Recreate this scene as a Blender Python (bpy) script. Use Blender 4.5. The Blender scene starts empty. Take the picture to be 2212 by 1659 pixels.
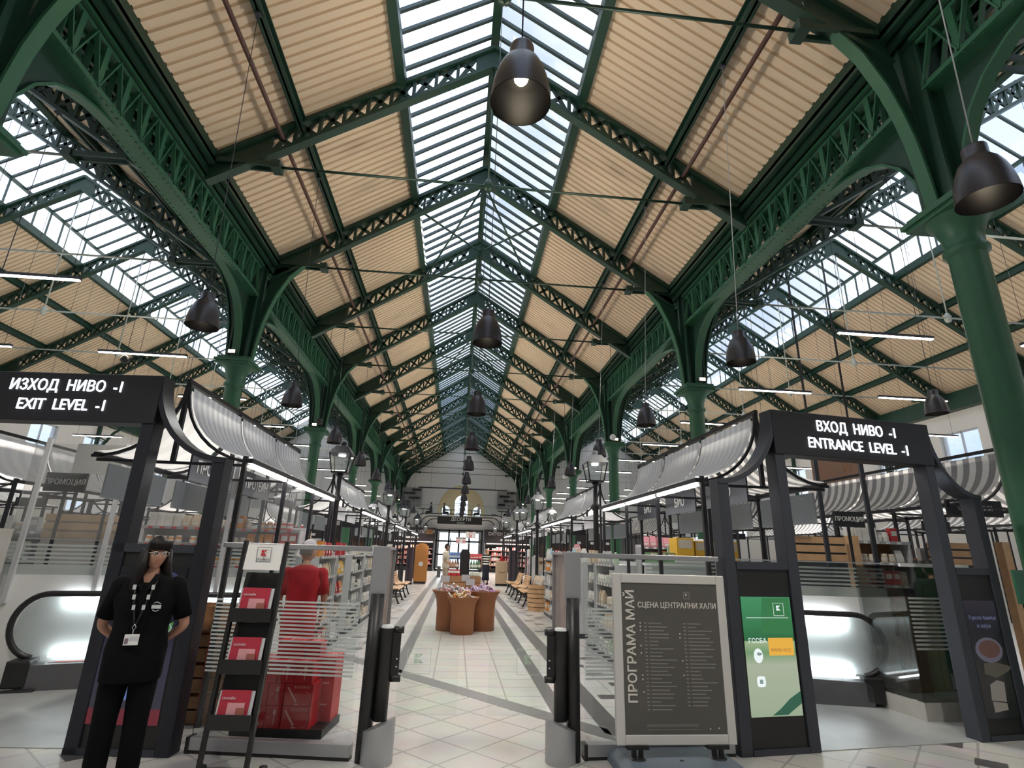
import bpy, math, random
from mathutils import Vector, Matrix
random.seed(7)
SC = bpy.context.scene
COL = SC.collection

# ------------------------------------------------------------------ camera, sky, sun, exposure
CAM_POS = Vector((-0.2346, 0.0, 1.65))
PITCH, YAW, ROLL, FPX = map(float, (17.5418, 5.1751, 1.7088, 1150.0))
def setup_camera():
    p, y, r = (math.radians(a) for a in (PITCH, YAW, ROLL))
    fw = Vector((math.sin(y)*math.cos(p), math.cos(y)*math.cos(p), math.sin(p)))
    rt = Vector((math.cos(y), -math.sin(y), 0)); up = rt.cross(fw)
    R = math.cos(r)*rt + math.sin(r)*up; U = -math.sin(r)*rt + math.cos(r)*up
    m = Matrix((R, U, -fw)).transposed().to_4x4(); m.translation = CAM_POS
    cd = bpy.data.cameras.new('camera'); cd.sensor_width = 36.0; cd.sensor_fit = 'HORIZONTAL'
    cd.lens = FPX/2212*36.0; cd.clip_start = 0.05; cd.clip_end = 300
    co = bpy.data.objects.new('camera', cd); COL.objects.link(co); co.matrix_world = m
    SC.camera = co
setup_camera()
VS = SC.view_settings
SC.display_settings.display_device = 'sRGB'
VS.view_transform = 'Standard'; VS.look = 'None'; VS.gamma = 1.0; VS.exposure = 0.45; VS.use_curve_mapping = False
SC.cycles.max_bounces = 7; SC.cycles.diffuse_bounces = 4; SC.cycles.glossy_bounces = 2
SC.cycles.transmission_bounces = 4; SC.cycles.transparent_max_bounces = 24
SC.cycles.caustics_reflective = False; SC.cycles.caustics_refractive = False
SC.cycles.sample_clamp_indirect = 4.0

SKY_STRENGTH = 1.7
def setup_world():
    w = bpy.data.worlds.new('bright_sky'); SC.world = w; w.use_nodes = True
    nt = w.node_tree; nt.nodes.clear()
    out = nt.nodes.new('ShaderNodeOutputWorld'); bg = nt.nodes.new('ShaderNodeBackground')
    tc = nt.nodes.new('ShaderNodeTexCoord'); nz = nt.nodes.new('ShaderNodeTexNoise')
    nz.inputs['Scale'].default_value = 3.2; nz.inputs['Detail'].default_value = 4
    cr = nt.nodes.new('ShaderNodeValToRGB')
    cr.color_ramp.elements[0].position = 0.38; cr.color_ramp.elements[0].color = (0.42, 0.54, 0.76, 1)
    cr.color_ramp.elements[1].position = 0.60; cr.color_ramp.elements[1].color = (0.93, 0.97, 1.0, 1)
    nt.links.new(tc.outputs['Generated'], nz.inputs['Vector']); nt.links.new(nz.outputs['Fac'], cr.inputs['Fac'])
    nt.links.new(cr.outputs['Color'], bg.inputs['Color']); bg.inputs['Strength'].default_value = SKY_STRENGTH
    nt.links.new(bg.outputs[0], out.inputs['Surface'])
setup_world()
sd = bpy.data.lights.new('sun', 'SUN'); sd.energy = 2.0; sd.angle = math.radians(8); sd.color = (1.0, 0.95, 0.86)
so = bpy.data.objects.new('sun', sd); COL.objects.link(so)
so.rotation_euler = Vector((0.06, 0.85, 0.52)).to_track_quat('Z', 'Y').to_euler()   # high ahead, behind thin cloud

# ------------------------------------------------------------------ helpers
def setp(o, label=None, cat=None, group=None, kind=None):
    if label: o['label'] = label
    if cat: o['category'] = cat
    if group: o['group'] = group
    if kind: o['kind'] = kind
    return o
def empty(name, loc=(0,0,0), rz=0.0, label=None, cat=None, group=None):
    o = bpy.data.objects.new(name, None); COL.objects.link(o); o.empty_display_size = 0.2
    o.location = loc; o.rotation_euler = (0,0,rz)
    return setp(o, label, cat, group)
def kids(o): return list(o.children)
def dup(o, loc=None, rz=None, label=None, group=None, parent=None):
    c = o.copy(); COL.objects.link(c)
    if parent is not None: c.parent = parent
    if loc is not None: c.location = loc
    if rz is not None: c.rotation_euler = (0,0,rz)
    if label: c['label'] = label
    if group: c['group'] = group
    for ch in kids(o): dup(ch, parent=c)
    return c
ORD = ['nearest','second','third','fourth','fifth','sixth','seventh','eighth','ninth','tenth','eleventh','twelfth','thirteenth','fourteenth','fifteenth']
def nth(i): return 'nearest' if i == 0 else ORD[i]+' nearest'

class MB:
    def __init__(s): s.v=[]; s.f=[]; s.m=[]; s.cm=0; s.sm=[]
    def mat(s,i): s.cm=i; return s
    def add(s, vs, fs, smooth=False):
        o=len(s.v); s.v += [tuple(v) for v in vs]
        for f in fs: s.f.append(tuple(i+o for i in f)); s.m.append(s.cm); s.sm.append(smooth)
        return s
    def box(s,x0,x1,y0,y1,z0,z1):
        if x0>x1:x0,x1=x1,x0
        if y0>y1:y0,y1=y1,y0
        if z0>z1:z0,z1=z1,z0
        return s.add([(x0,y0,z0),(x1,y0,z0),(x1,y1,z0),(x0,y1,z0),(x0,y0,z1),(x1,y0,z1),(x1,y1,z1),(x0,y1,z1)],
              [(0,3,2,1),(4,5,6,7),(0,1,5,4),(1,2,6,5),(2,3,7,6),(3,0,4,7)])
    def bar(s,p,q,w,h=None,up=(0,0,1)):
        p=Vector(p);q=Vector(q);d=(q-p)
        if d.length<1e-6: return s
        d.normalize();u=Vector(up)
        if abs(d.dot(u))>.98:u=Vector((0,1,0)) if abs(d.y)<.9 else Vector((1,0,0))
        r=d.cross(u).normalized();u=r.cross(d);h=w if h is None else h
        a=r*w/2;b=u*h/2;V=[]
        for c in(p,q):V+=[c-a-b,c+a-b,c+a+b,c-a+b]
        return s.add(V,[(0,1,2,3),(7,6,5,4),(0,4,5,1),(1,5,6,2),(2,6,7,3),(3,7,4,0)])
    def tube(s,pts,r,n=8,cap=True):
        pts=[Vector(p) for p in pts];rs=r if isinstance(r,(list,tuple)) else [r]*len(pts)
        V=[];pr=None
        for i,p in enumerate(pts):
            d=(pts[min(i+1,len(pts)-1)]-pts[max(i-1,0)]).normalized()
            if pr is None:
                u=Vector((0,0,1)) if abs(d.z)<.9 else Vector((1,0,0));pr=d.cross(u).normalized()
            pr=(pr-d*pr.dot(d)).normalized();u=d.cross(pr)
            for k in range(n):
                a=2*math.pi*k/n;V.append(p+(pr*math.cos(a)+u*math.sin(a))*rs[i])
        F=[]
        for i in range(len(pts)-1):
            for k in range(n):
                a=i*n+k;b=i*n+(k+1)%n;F.append((a,b,b+n,a+n))
        s.add(V,F,True)
        if cap:
            o=len(s.v)-len(V);s.f.append(tuple(o+k for k in range(n))[::-1]);s.m.append(s.cm);s.sm.append(False)
            e=o+len(V)-n;s.f.append(tuple(e+k for k in range(n)));s.m.append(s.cm);s.sm.append(False)
        return s
    def lathe(s,prof,c=(0,0,0),n=16,smooth=True,sx=1,sy=1):
        V=[];F=[]
        for r,z in prof:
            for k in range(n):
                a=2*math.pi*k/n;V.append((c[0]+r*math.cos(a)*sx,c[1]+r*math.sin(a)*sy,c[2]+z))
        for i in range(len(prof)-1):
            for k in range(n):
                a=i*n+k;b=i*n+(k+1)%n;F.append((a,b,b+n,a+n))
        return s.add(V,F,smooth)
    def ball(s,c,r,n=12,m=8,sc=(1,1,1)):
        V=[];F=[]
        for i in range(m+1):
            t=math.pi*i/m
            for k in range(n):
                a=2*math.pi*k/n;V.append((c[0]+r*sc[0]*math.sin(t)*math.cos(a),c[1]+r*sc[1]*math.sin(t)*math.sin(a),c[2]-r*sc[2]*math.cos(t)))
        for i in range(m):
            for k in range(n):
                a=i*n+k;b=i*n+(k+1)%n;F.append((a,b,b+n,a+n))
        return s.add(V,F,True)
    def prism(s,poly,a,b,axis='y'):
        n=len(poly)
        def P(u,w,t): return (u,t,w) if axis=='y' else ((t,u,w) if axis=='x' else (u,w,t))
        V=[P(u,w,a) for u,w in poly]+[P(u,w,b) for u,w in poly]
        F=[tuple(range(n)),tuple(range(2*n-1,n-1,-1))]+[(i,i+n,(i+1)%n+n,(i+1)%n) for i in range(n)]
        return s.add(V,F)
    def strip(s,pa,pb,smooth=False):          # surface between two point rows
        n=len(pa);return s.add(list(pa)+list(pb),[(i,i+1,n+i+1,n+i) for i in range(n-1)],smooth)
    def mesh(s,name,mats):
        me=bpy.data.meshes.new(name);me.from_pydata(s.v,[],s.f)
        for m in (mats if isinstance(mats,(list,tuple)) else [mats]): me.materials.append(m)
        me.polygons.foreach_set('material_index',s.m);me.polygons.foreach_set('use_smooth',s.sm);me.update();return me
    def build(s,name,mats,parent=None,label=None,cat=None,group=None,kind=None,bevel=0,loc=None):
        o=bpy.data.objects.new(name,s.mesh(name,mats));COL.objects.link(o)
        if parent is not None:o.parent=parent
        if loc is not None:o.location=loc
        if bevel:
            b=o.modifiers.new('bevel','BEVEL');b.width=bevel;b.segments=2;b.limit_method='ANGLE'
        return setp(o,label,cat,group,kind)
def arc(cx,cz,rx,rz,a0,a1,n=12):
    return [(cx+rx*math.cos(math.radians(a0+(a1-a0)*i/n)),cz+rz*math.sin(math.radians(a0+(a1-a0)*i/n))) for i in range(n+1)]

# ------------------------------------------------------------------ materials
MATS={}
def mat(name,col,rough=.6,metal=0.,var=.06,scale=8.,bump=0.,em=None,ems=0.,alpha=1.,spec=.5):
    if name in MATS:return MATS[name]
    m=bpy.data.materials.new(name);m.use_nodes=True;nt=m.node_tree;b=nt.nodes['Principled BSDF']
    b.inputs['Roughness'].default_value=rough;b.inputs['Metallic'].default_value=metal;b.inputs['Specular IOR Level'].default_value=spec
    tc=nt.nodes.new('ShaderNodeTexCoord');nz=nt.nodes.new('ShaderNodeTexNoise');nz.inputs['Scale'].default_value=scale;nz.inputs['Detail'].default_value=3
    mx=nt.nodes.new('ShaderNodeMix');mx.data_type='RGBA'
    lo=[max(0,c*(1-var)) for c in col];hi=[min(1,c*(1+var)) for c in col]
    mx.inputs[6].default_value=(*lo,1);mx.inputs[7].default_value=(*hi,1)
    nt.links.new(tc.outputs['Object'],nz.inputs['Vector']);nt.links.new(nz.outputs['Fac'],mx.inputs[0]);nt.links.new(mx.outputs[2],b.inputs['Base Color'])
    if bump:
        bp=nt.nodes.new('ShaderNodeBump');bp.inputs['Strength'].default_value=bump;bp.inputs['Distance'].default_value=.01
        nt.links.new(nz.outputs['Fac'],bp.inputs['Height']);nt.links.new(bp.outputs[0],b.inputs['Normal'])
    if em is not None:
        b.inputs['Emission Color'].default_value=(*em,1);b.inputs['Emission Strength'].default_value=ems
    if alpha<1:b.inputs['Alpha'].default_value=alpha
    MATS[name]=m;return m
def glass(name,tint=(.9,.97,.95),gl=.08,frost=0.):
    m=bpy.data.materials.new(name);m.use_nodes=True;nt=m.node_tree;nt.nodes.clear()
    out=nt.nodes.new('ShaderNodeOutputMaterial');tr=nt.nodes.new('ShaderNodeBsdfTransparent');tr.inputs[0].default_value=(*tint,1)
    g=nt.nodes.new('ShaderNodeBsdfGlossy');g.inputs['Roughness'].default_value=.03
    fr=nt.nodes.new('ShaderNodeFresnel');fr.inputs[0].default_value=1.45
    mu=nt.nodes.new('ShaderNodeMath');mu.operation='MULTIPLY';mu.inputs[1].default_value=gl*10;nt.links.new(fr.outputs[0],mu.inputs[0]);mu.use_clamp=True
    mx=nt.nodes.new('ShaderNodeMixShader');nt.links.new(mu.outputs[0],mx.inputs[0]);nt.links.new(tr.outputs[0],mx.inputs[1]);nt.links.new(g.outputs[0],mx.inputs[2])
    last=mx.outputs[0]
    if frost:
        d=nt.nodes.new('ShaderNodeBsdfDiffuse');d.inputs[0].default_value=(.85,.88,.88,1);t2=nt.nodes.new('ShaderNodeBsdfTranslucent');t2.inputs[0].default_value=(.9,.93,.93,1)
        a=nt.nodes.new('ShaderNodeMixShader');nt.links.new(d.outputs[0],a.inputs[1]);nt.links.new(t2.outputs[0],a.inputs[2])
        m2=nt.nodes.new('ShaderNodeMixShader');m2.inputs[0].default_value=frost;nt.links.new(last,m2.inputs[1]);nt.links.new(a.outputs[0],m2.inputs[2]);last=m2.outputs[0]
    nt.links.new(last,out.inputs['Surface']);MATS[name]=m;return m
def emis(name,col,s=1.):
    return mat(name,(.02,.02,.02),rough=.4,em=col,ems=s,var=0)
def tiles(name,c1,c2,grout,sx,sy,rot=0.,rough=.25,mortar=.012):
    m=bpy.data.materials.new(name);m.use_nodes=True;nt=m.node_tree;b=nt.nodes['Principled BSDF'];b.inputs['Roughness'].default_value=rough
    tc=nt.nodes.new('ShaderNodeTexCoord');mp=nt.nodes.new('ShaderNodeMapping');mp.inputs['Rotation'].default_value=(0,0,rot)
    br=nt.nodes.new('ShaderNodeTexBrick');br.offset=0.0;br.squash=1
    br.inputs['Color1'].default_value=(*c1,1);br.inputs['Color2'].default_value=(*c2,1);br.inputs['Mortar'].default_value=(*grout,1)
    br.inputs['Scale'].default_value=1;br.inputs['Mortar Size'].default_value=mortar;br.inputs['Brick Width'].default_value=sx;br.inputs['Row Height'].default_value=sy
    br.inputs['Mortar Smooth'].default_value=.3
    nt.links.new(tc.outputs['Object'],mp.inputs[0]);nt.links.new(mp.outputs[0],br.inputs[0])
    nz=nt.nodes.new('ShaderNodeTexNoise');nz.inputs['Scale'].default_value=2.5;nz.inputs['Detail'].default_value=5
    nt.links.new(tc.outputs['Object'],nz.inputs[0])
    mx=nt.nodes.new('ShaderNodeMix');mx.data_type='RGBA';mx.blend_type='MULTIPLY';mx.inputs[0].default_value=.25
    nt.links.new(br.outputs[0],mx.inputs[6]);nt.links.new(nz.outputs['Color'],mx.inputs[7]);nt.links.new(mx.outputs[2],b.inputs['Base Color'])
    MATS[name]=m;return m
def stripes(name,c1,c2,period,axis='Y',trans=.45):
    m=bpy.data.materials.new(name);m.use_nodes=True;nt=m.node_tree;nt.nodes.clear()
    out=nt.nodes.new('ShaderNodeOutputMaterial');tc=nt.nodes.new('ShaderNodeTexCoord');sp=nt.nodes.new('ShaderNodeSeparateXYZ')
    nt.links.new(tc.outputs['Object'],sp.inputs[0])
    a=nt.nodes.new('ShaderNodeMath');a.operation='DIVIDE';a.inputs[1].default_value=period;nt.links.new(sp.outputs[axis],a.inputs[0])
    f=nt.nodes.new('ShaderNodeMath');f.operation='FRACT';nt.links.new(a.outputs[0],f.inputs[0])
    g=nt.nodes.new('ShaderNodeMath');g.operation='GREATER_THAN';g.inputs[1].default_value=.5;nt.links.new(f.outputs[0],g.inputs[0])
    mx=nt.nodes.new('ShaderNodeMix');mx.data_type='RGBA';mx.inputs[6].default_value=(*c1,1);mx.inputs[7].default_value=(*c2,1);nt.links.new(g.outputs[0],mx.inputs[0])
    d=nt.nodes.new('ShaderNodeBsdfDiffuse');t=nt.nodes.new('ShaderNodeBsdfTranslucent');nt.links.new(mx.outputs[2],d.inputs[0]);nt.links.new(mx.outputs[2],t.inputs[0])
    s=nt.nodes.new('ShaderNodeMixShader');s.inputs[0].default_value=trans;nt.links.new(d.outputs[0],s.inputs[1]);nt.links.new(t.outputs[0],s.inputs[2])
    nt.links.new(s.outputs[0],out.inputs[0]);MATS[name]=m;return m
def grad(name,stops,axis='Z',lo=0.,hi=1.,s=1.):      # a picture on a lit screen: colour bands up its height
    m=bpy.data.materials.new(name);m.use_nodes=True;nt=m.node_tree;b=nt.nodes['Principled BSDF'];b.inputs['Base Color'].default_value=(.01,.01,.01,1);b.inputs['Roughness'].default_value=.15
    tc=nt.nodes.new('ShaderNodeTexCoord');sp=nt.nodes.new('ShaderNodeSeparateXYZ');nt.links.new(tc.outputs['Object'],sp.inputs[0])
    mr=nt.nodes.new('ShaderNodeMapRange');mr.inputs[1].default_value=lo;mr.inputs[2].default_value=hi;nt.links.new(sp.outputs[axis],mr.inputs[0])
    cr=nt.nodes.new('ShaderNodeValToRGB');e=cr.color_ramp.elements
    while len(e)<len(stops):e.new(.5)
    for k,(p,c) in enumerate(stops):e[k].position=p;e[k].color=(*c,1)
    nt.links.new(mr.outputs[0],cr.inputs[0]);nt.links.new(cr.outputs[0],b.inputs['Emission Color']);b.inputs['Emission Strength'].default_value=s
    MATS[name]=m;return m

GREEN=mat('green_paint',(.010,.042,.026),.45,0,.18,3.,.05)
GREEN2=mat('light_green_paint',(.028,.115,.058),.42,0,.12,4.)
BLACK=mat('black_metal',(.022,.022,.027),.42,.3,.1,6.)
CHARD=mat('dark_charcoal_metal',(.022,.024,.033),.4,.4,.08,5.)
CHAR=mat('charcoal_metal',(.055,.06,.075),.42,.5,.08,5.)
GREY=mat('grey_steel',(.42,.43,.45),.35,.7,.06,5.)
LGREY=mat('light_grey_paint',(.55,.56,.58),.45)
WHITE=mat('white_paint',(.80,.80,.79),.5,0,.02,2.)
WALLM=mat('white_plaster',(.72,.70,.67),.85,0,.04,1.2,.1)
CREAM=mat('cream_plaster',(.80,.66,.40),.85,0,.04,1.5)
TAN=mat('tan_sheet',(.78,.63,.46),.6,0,.05,.7)
BROWNP=mat('brown_pipe',(.10,.045,.035),.5)
WOODL=mat('light_wood',(.55,.34,.18),.55,0,.25,6.)
WOODD=mat('brown_wood',(.30,.15,.07),.55,0,.25,6.)
OAK=mat('oak_plank',(.42,.29,.17),.6,0,.3,5.)
STONE=mat('grey_stone',(.42,.41,.38),.7,0,.12,9.)
PLATE=mat('steel_plate',(.42,.44,.45),.3,.2,.25,3.,.05)
RUBBER=mat('black_rubber',(.012,.012,.013),.4,0,.05)
RED=mat('red_card',(.50,.012,.02),.45,0,.06)
LAMPG=mat('lamp_grey',(.075,.072,.082),.36,.6,.06)
LAMPIN=mat('lamp_inside',(.012,.011,.013),.4,.3)
GLASS=glass('clear_glass',(.965,.985,.978))
SKYG=glass('skylight_glass',(.93,.97,1.0),.05)
FROST=glass('frosted_glass',(.9,.95,.95),.05,.62)
VEIL=glass('pale_veil_glass',(.84,.87,.87),.06,.16)
BULB=emis('warm_bulb',(1.,.86,.62),9.)
TUBEM=emis('led_tube',(1.,.90,.72),15.)
TUBEW=emis('led_strip_white',(1.,.95,.92),14.)
LETTER=emis('lit_letter',(.86,.93,1.),3.2)
WLET=mat('white_letter',(.85,.85,.83),.5,0,.02)
DLET=mat('dark_letter',(.05,.05,.05),.5)
AWN=stripes('white_grey_stripe',(.93,.94,.96),(.70,.72,.77),.145,trans=.5)
AWNR=stripes('backlit_stripe',(.95,.96,.97),(.80,.82,.86),.145,trans=.5)  # right awning's backlit brightness put into paler stripe colours
AWNW=stripes('bold_grey_stripe',(.90,.89,.88),(.32,.32,.33),.22,trans=.4)
AWNP=stripes('near_white_stripe',(.93,.94,.95),(.86,.87,.89),.3,trans=.5)  # faint stripes; for the left hall, glass glare is washed into the colour

def text_obj(name,s,size,m,parent,loc,rot=(math.pi/2,0,0),ext=.004,align='CENTER',sx=1.0,label=None,bold=0.):
    cu=bpy.data.curves.new('lettering','FONT');cu.body=s;cu.size=size;cu.extrude=ext;cu.align_x=align;cu.align_y='CENTER'
    cu.resolution_u=2;cu.offset=bold*size
    t=bpy.data.objects.new('lettering',cu);COL.objects.link(t)
    dg=bpy.context.evaluated_depsgraph_get();me=bpy.data.meshes.new_from_object(t.evaluated_get(dg))
    bpy.data.objects.remove(t);bpy.data.curves.remove(cu)
    me.materials.clear();me.materials.append(m)
    o=bpy.data.objects.new(name,me);COL.objects.link(o);o.parent=parent;o.location=loc;o.rotation_euler=rot;o.scale=(sx,1,1)
    return setp(o,label)
def kmark(parent,cx,y,cz,s,mred,mframe=None,t=.002,sgn=1):      # the square block-letter emblem
    m=MB();h=s*.30;w=s*.13;g=s*.03;x0=cx-s*.20*sgn;zc=cz+s*.10
    X=lambda a:x0+a*sgn
    for z0,z1,tri in((zc+g/2,zc+h/1.6,1),(zc-h/1.6,zc-g/2,0)):
        m.prism([(X(0),z0),(X(w*1.35),z0),(X(w*1.35),z1),(X(0),z1)],y-t,y)
        a=X(w*1.35+g);b=X(w*1.35+g+h*.62)
        m.prism([(a,z0),(b,z1),(a,z1)] if tri else [(a,z0),(b,z0),(a,z1)],y-t,y)
    m.build('emblem',mred,parent)
    if mframe:
        f=MB();a=s*.5;b=s*.025
        f.box(cx-a,cx+a,y-t,y,cz+a-b,cz+a);f.box(cx-a,cx+a,y-t,y,cz-a,cz-a+b);f.box(cx-a,cx-a+b,y-t,y,cz-a,cz+a);f.box(cx+a-b,cx+a,y-t,y,cz-a,cz+a)
        f.build('emblem_frame',mframe,parent)
# ------------------------------------------------------------------ the hall: floor, walls, roof sheets, skylights
D=4.14; Y0=5.53; YA=-6.0; YB=55.4; XW=22.6
def yk(k): return Y0+D*k
FT=tiles('floor_tile',(.66,.65,.63),(.61,.60,.58),(.44,.43,.42),.45,.45)
FT2=tiles('entry_tile',(.62,.605,.58),(.58,.56,.53),(.40,.39,.37),.42,.42,math.radians(45))
DKT=mat('dark_floor_tile',(.085,.08,.085),.35,0,.15,3.)
DKT2=mat('grey_floor_tile',(.15,.145,.15),.35,0,.12,3.)
def floor():
    m=MB()
    L=[(-XW,9.9),(-2.4,9.9),(1.35,5.55),(XW,5.55)]
    V=[(-XW,YA,0),(XW,YA,0)]+[(x,y,0) for x,y in reversed(L)]
    m.mat(1).add(V,[tuple(range(len(V)))])
    V=[(x,y,0) for x,y in L]+[(XW,YB,0),(-XW,YB,0)]
    m.mat(0).add(V,[tuple(range(len(V)))])
    z=.0015
    def q(p,c): m.mat(c).add([(x,y,z) for x,y in p],[tuple(range(len(p)))])
    for s in(-1,1):
        for a,b in((.90,1.07),(1.30,1.53)):
            ya=7.35-1.16*s*(a+b)/2+.06
            yA=7.35-1.16*s*a;yB=7.35-1.16*s*b
            P=[(s*a,yA),(s*b,yB),(s*b,46),(s*a,46)]
            q(P if s>0 else P[::-1],2)
        for i,y in enumerate([7.2,7.85,8.45]+[9.05+.62*j for j in range(58)]):
            x=(1.71,2.03,1.87)[i%3]
            if y<9.2 and s<0: continue
            x0,x1=sorted((s*(x-.12),s*(x+.12)));q([(x0,y-.1),(x1,y-.1),(x1,y+.1),(x0,y+.1)],2)
    w=.13
    q([(-2.55,10.25-w),(1.36,5.70-w),(1.36,5.70+2*w),(-2.55,10.25+2*w)],3)
    for cx,cy in((-3.16,5.3),(4.64,5.55),(5.51,5.95),(4.53,5.0),(3.36,4.82),(-3.97,5.3),(4.94,4.75),(-4.3,4.6),(5.9,5.3),(6.6,6.2),(-2.4,4.4),(6.3,4.7)):
        r=.16;q([(cx-r,cy),(cx,cy-r),(cx+r,cy),(cx,cy+r)],2)
    m.build('floor',[FT,FT2,DKT,DKT2],kind='structure')
floor()
NX=6.7; SXC=14.6; SHS=7.9; SEDGE=2.5; ZV=9.24; SL=.66
def zr(x):                                         # underside of the sheets above |x|
    x=abs(x)
    if x<=6.2: return ZV+(5.7-x)*SL
    return ZV+(SHS-abs(x-SXC))*SL
def sheet(name,xa,xb):
    m=MB();pa=[];pb=[];y=YA;p=.2
    za,zb=zr(xa)+.09,zr(xb)+.09
    while y<YB-.01:
        for dy,dz in((0,0),(.125,0),(.14,.06),(.185,.06)):
            yy=min(YB,y+dy);pa.append((xa,yy,za+dz));pb.append((xb,yy,zb+dz))
        y+=p
    m.strip(pa,pb);m.strip([(a,b,c+.12) for a,b,c in pa[::40]],[(a,b,c+.12) for a,b,c in pb[::40]])
    return m.build(name,TAN,kind='structure')
for s in(-1,1):
    n='left' if s<0 else 'right'
    sheet('ceiling' ,s*5.66,s*2.02);sheet('ceiling',s*6.74,s*(SXC-SEDGE));sheet('ceiling',s*(SXC+SEDGE),s*22.55)
# skylights: curb, upstand, ridge, bars and panes
def skylight(name,xc,half,up,nb,zc):
    zt=zc+up;za=zt+half*SL
    f=MB()
    for s in(-1,1):
        x=xc+s*half
        f.box(x-.1,x+.1,YA,YB,zc-.16,zc+.12);f.box(x-.05,x+.05,YA,YB,zt-.05,zt+.06)
    f.box(xc-.10,xc+.10,YA,YB,za-.16,za+.10)
    o=f.build(name,GREEN,kind='structure')
    b=MB();g=MB();dy=D/nb;i=0;y=yk(-2)
    while y<YB:
        if y>YA:
            for s in(-1,1):
                b.bar((xc+s*half,y,zt+.03),(xc,y,za+.03),.07,.08)
                if i%3==0 or up>.8 and i%2==0:b.box(xc+s*half-.025,xc+s*half+.025,y-.025,y+.025,zc+.1,zt)
        i+=1;y+=dy
    b.build('glazing_bars',mat('glazing_bar_grey',(.06,.085,.085),.4,.3),o)
    for s in(-1,1):
        x=xc+s*half
        g.add([(x,YA,zt+.07),(x,YB,zt+.07),(xc,YB,za+.07),(xc,YA,za+.07)],[(0,1,2,3)])
        g.add([(x,YA,zc+.1),(x,YB,zc+.1),(x,YB,zt),(x,YA,zt)],[(0,1,2,3)])
    g.build('panes',SKYG,o)
skylight('window_1',0,2.06,.34,9,11.72)
skylight('window_2',-SXC,SEDGE,1.2,6,zr(SXC-SEDGE)+.1)
skylight('window_3',SXC,SEDGE,1.2,6,zr(SXC-SEDGE)+.1)
# walls
def wall_end():
    m=MB();t=.5
    ph=[(-XW,0),(-XW,9.4)]+[(-SXC,15.4),(-6.2,9.5),(0,13.6),(6.2,9.5),(SXC,15.4)]+[(XW,9.4),(XW,0)]
    # wall around an arched niche (half width 2.4, spring 5.6, top 8.1)
    A=arc(0,5.55,2.35,2.5,180,0,20)
    niche=[(-2.35,3.9)]+A+[(2.35,3.9)]
    left=[(-XW,0),(-2.0,0),(-2.0,3.35),(0,3.35),(0,3.9)]+[(-2.35,3.9)]+A[:11]+[(0,13.6),(-6.2,9.5),(-SXC,15.4),(-XW,9.4)]
    right=[(0,3.35),(1.9,3.35),(1.9,0),(XW,0),(XW,9.4),(SXC,15.4),(6.2,9.5),(0,13.6)]+A[10:]+[(2.35,3.9),(0,3.9)]
    m.prism(left,YB,YB+t);m.prism(right,YB,YB+t)
    w=m.build('wall_back',WALLM,kind='structure')
    n=MB()
    # niche back with three arched windows cut out
    def hole(cx,hw,zs,zb,top): return [(cx-hw,zb)]+arc(cx,zs,hw,top,180,0,10)+[(cx+hw,zb)]
    H=[(-1.55,.40,5.55,3.9,.42),(0,.66,6.35,3.9,.72),(1.62,.40,5.55,3.9,.42)]
    xs=[-2.4,-1.95,-1.15,-.66,.66,1.22,2.02,2.4]
    y=YB+t
    for a,b in((-2.4,-1.95),(-1.15,-.66),(.66,1.22),(2.02,2.4)): n.prism([(a,3.9),(b,3.9),(b,8.2),(a,8.2)],y,y+.15)
    for cx,hw,zs,zb,tp in H:
        A2=arc(cx,zs,hw,tp,180,0,12);n.prism(A2+[(cx+hw,8.2),(cx,8.2)][:1]+[(cx+hw,8.2),(cx-hw,8.2)],y,y+.15)
    n.build('niche',CREAM,w)
    for i,(cx,hw,zs,zb,tp) in enumerate(H):
        f=MB()
        f.box(cx-hw,cx+hw,y+.02,y+.1,4.98,5.05);f.box(cx-hw,cx+hw,y+.02,y+.1,6.2,6.24) if i==1 else None
        for k in(-.33,.33):f.box(cx+k*hw-.015,cx+k*hw+.015,y+.03,y+.08,zb,zs+tp*.8)
        for z in(4.4,5.5):f.box(cx-hw,cx+hw,y+.03,y+.08,z,z+.03)
        o=f.build('window_%d'%(4+i),BLACK,kind='structure')
        g=MB();g.box(cx-hw,cx+hw,y+.05,y+.06,zb,zs+tp);g.build('pane',SKYG,o)
wall_end()
def side_wall(s):
    m=MB();x=s*XW;x2=s*(XW+.4)
    ys=[YA]+sum([[yk(k)-1.0,yk(k)+1.0] for k in range(-2,13,1)],[])+[YB]
    ys=[y for y in ys if YA<=y<=YB]
    m.box(x,x2,YA,YB,0,3.2);m.box(x,x2,YA,YB,7.6,9.6)
    prev=YA
    for k in range(-2,12):
        a,b=yk(k)-1.0,yk(k)+1.0;m.box(x,x2,prev,a,3.2,7.6);prev=b
    m.box(x,x2,prev,YB,3.2,7.6)
    o=m.build('wall_left' if s<0 else 'wall_right',WALLM,kind='structure')
    f=MB();g=MB()
    for k in range(-2,12):
        a,b=yk(k)-1.0,yk(k)+1.0;xm=s*(XW+.2)
        for y in(a,(a+b)/2-.03,b-.06):f.box(xm-.04,xm+.04,y,y+.06,3.2,7.6)
        for z in(3.2,4.3,5.4,6.5,7.54):f.box(xm-.04,xm+.04,a,b,z,z+.06)
        g.box(xm-.01,xm+.01,a,b,3.2,7.6)
    w=f.build('window_%d'%(7 if s<0 else 8),LGREY,kind='structure');g.build('panes',SKYG,w)
side_wall(-1);side_wall(1)
MB().prism([(-XW,0),(-XW,9.4),(-SXC,15.4),(-6.2,9.5),(0,13.6),(6.2,9.5),(SXC,15.4),(XW,9.4),(XW,0)],YA-.4,YA).build('wall_front',WALLM,kind='structure')

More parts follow.
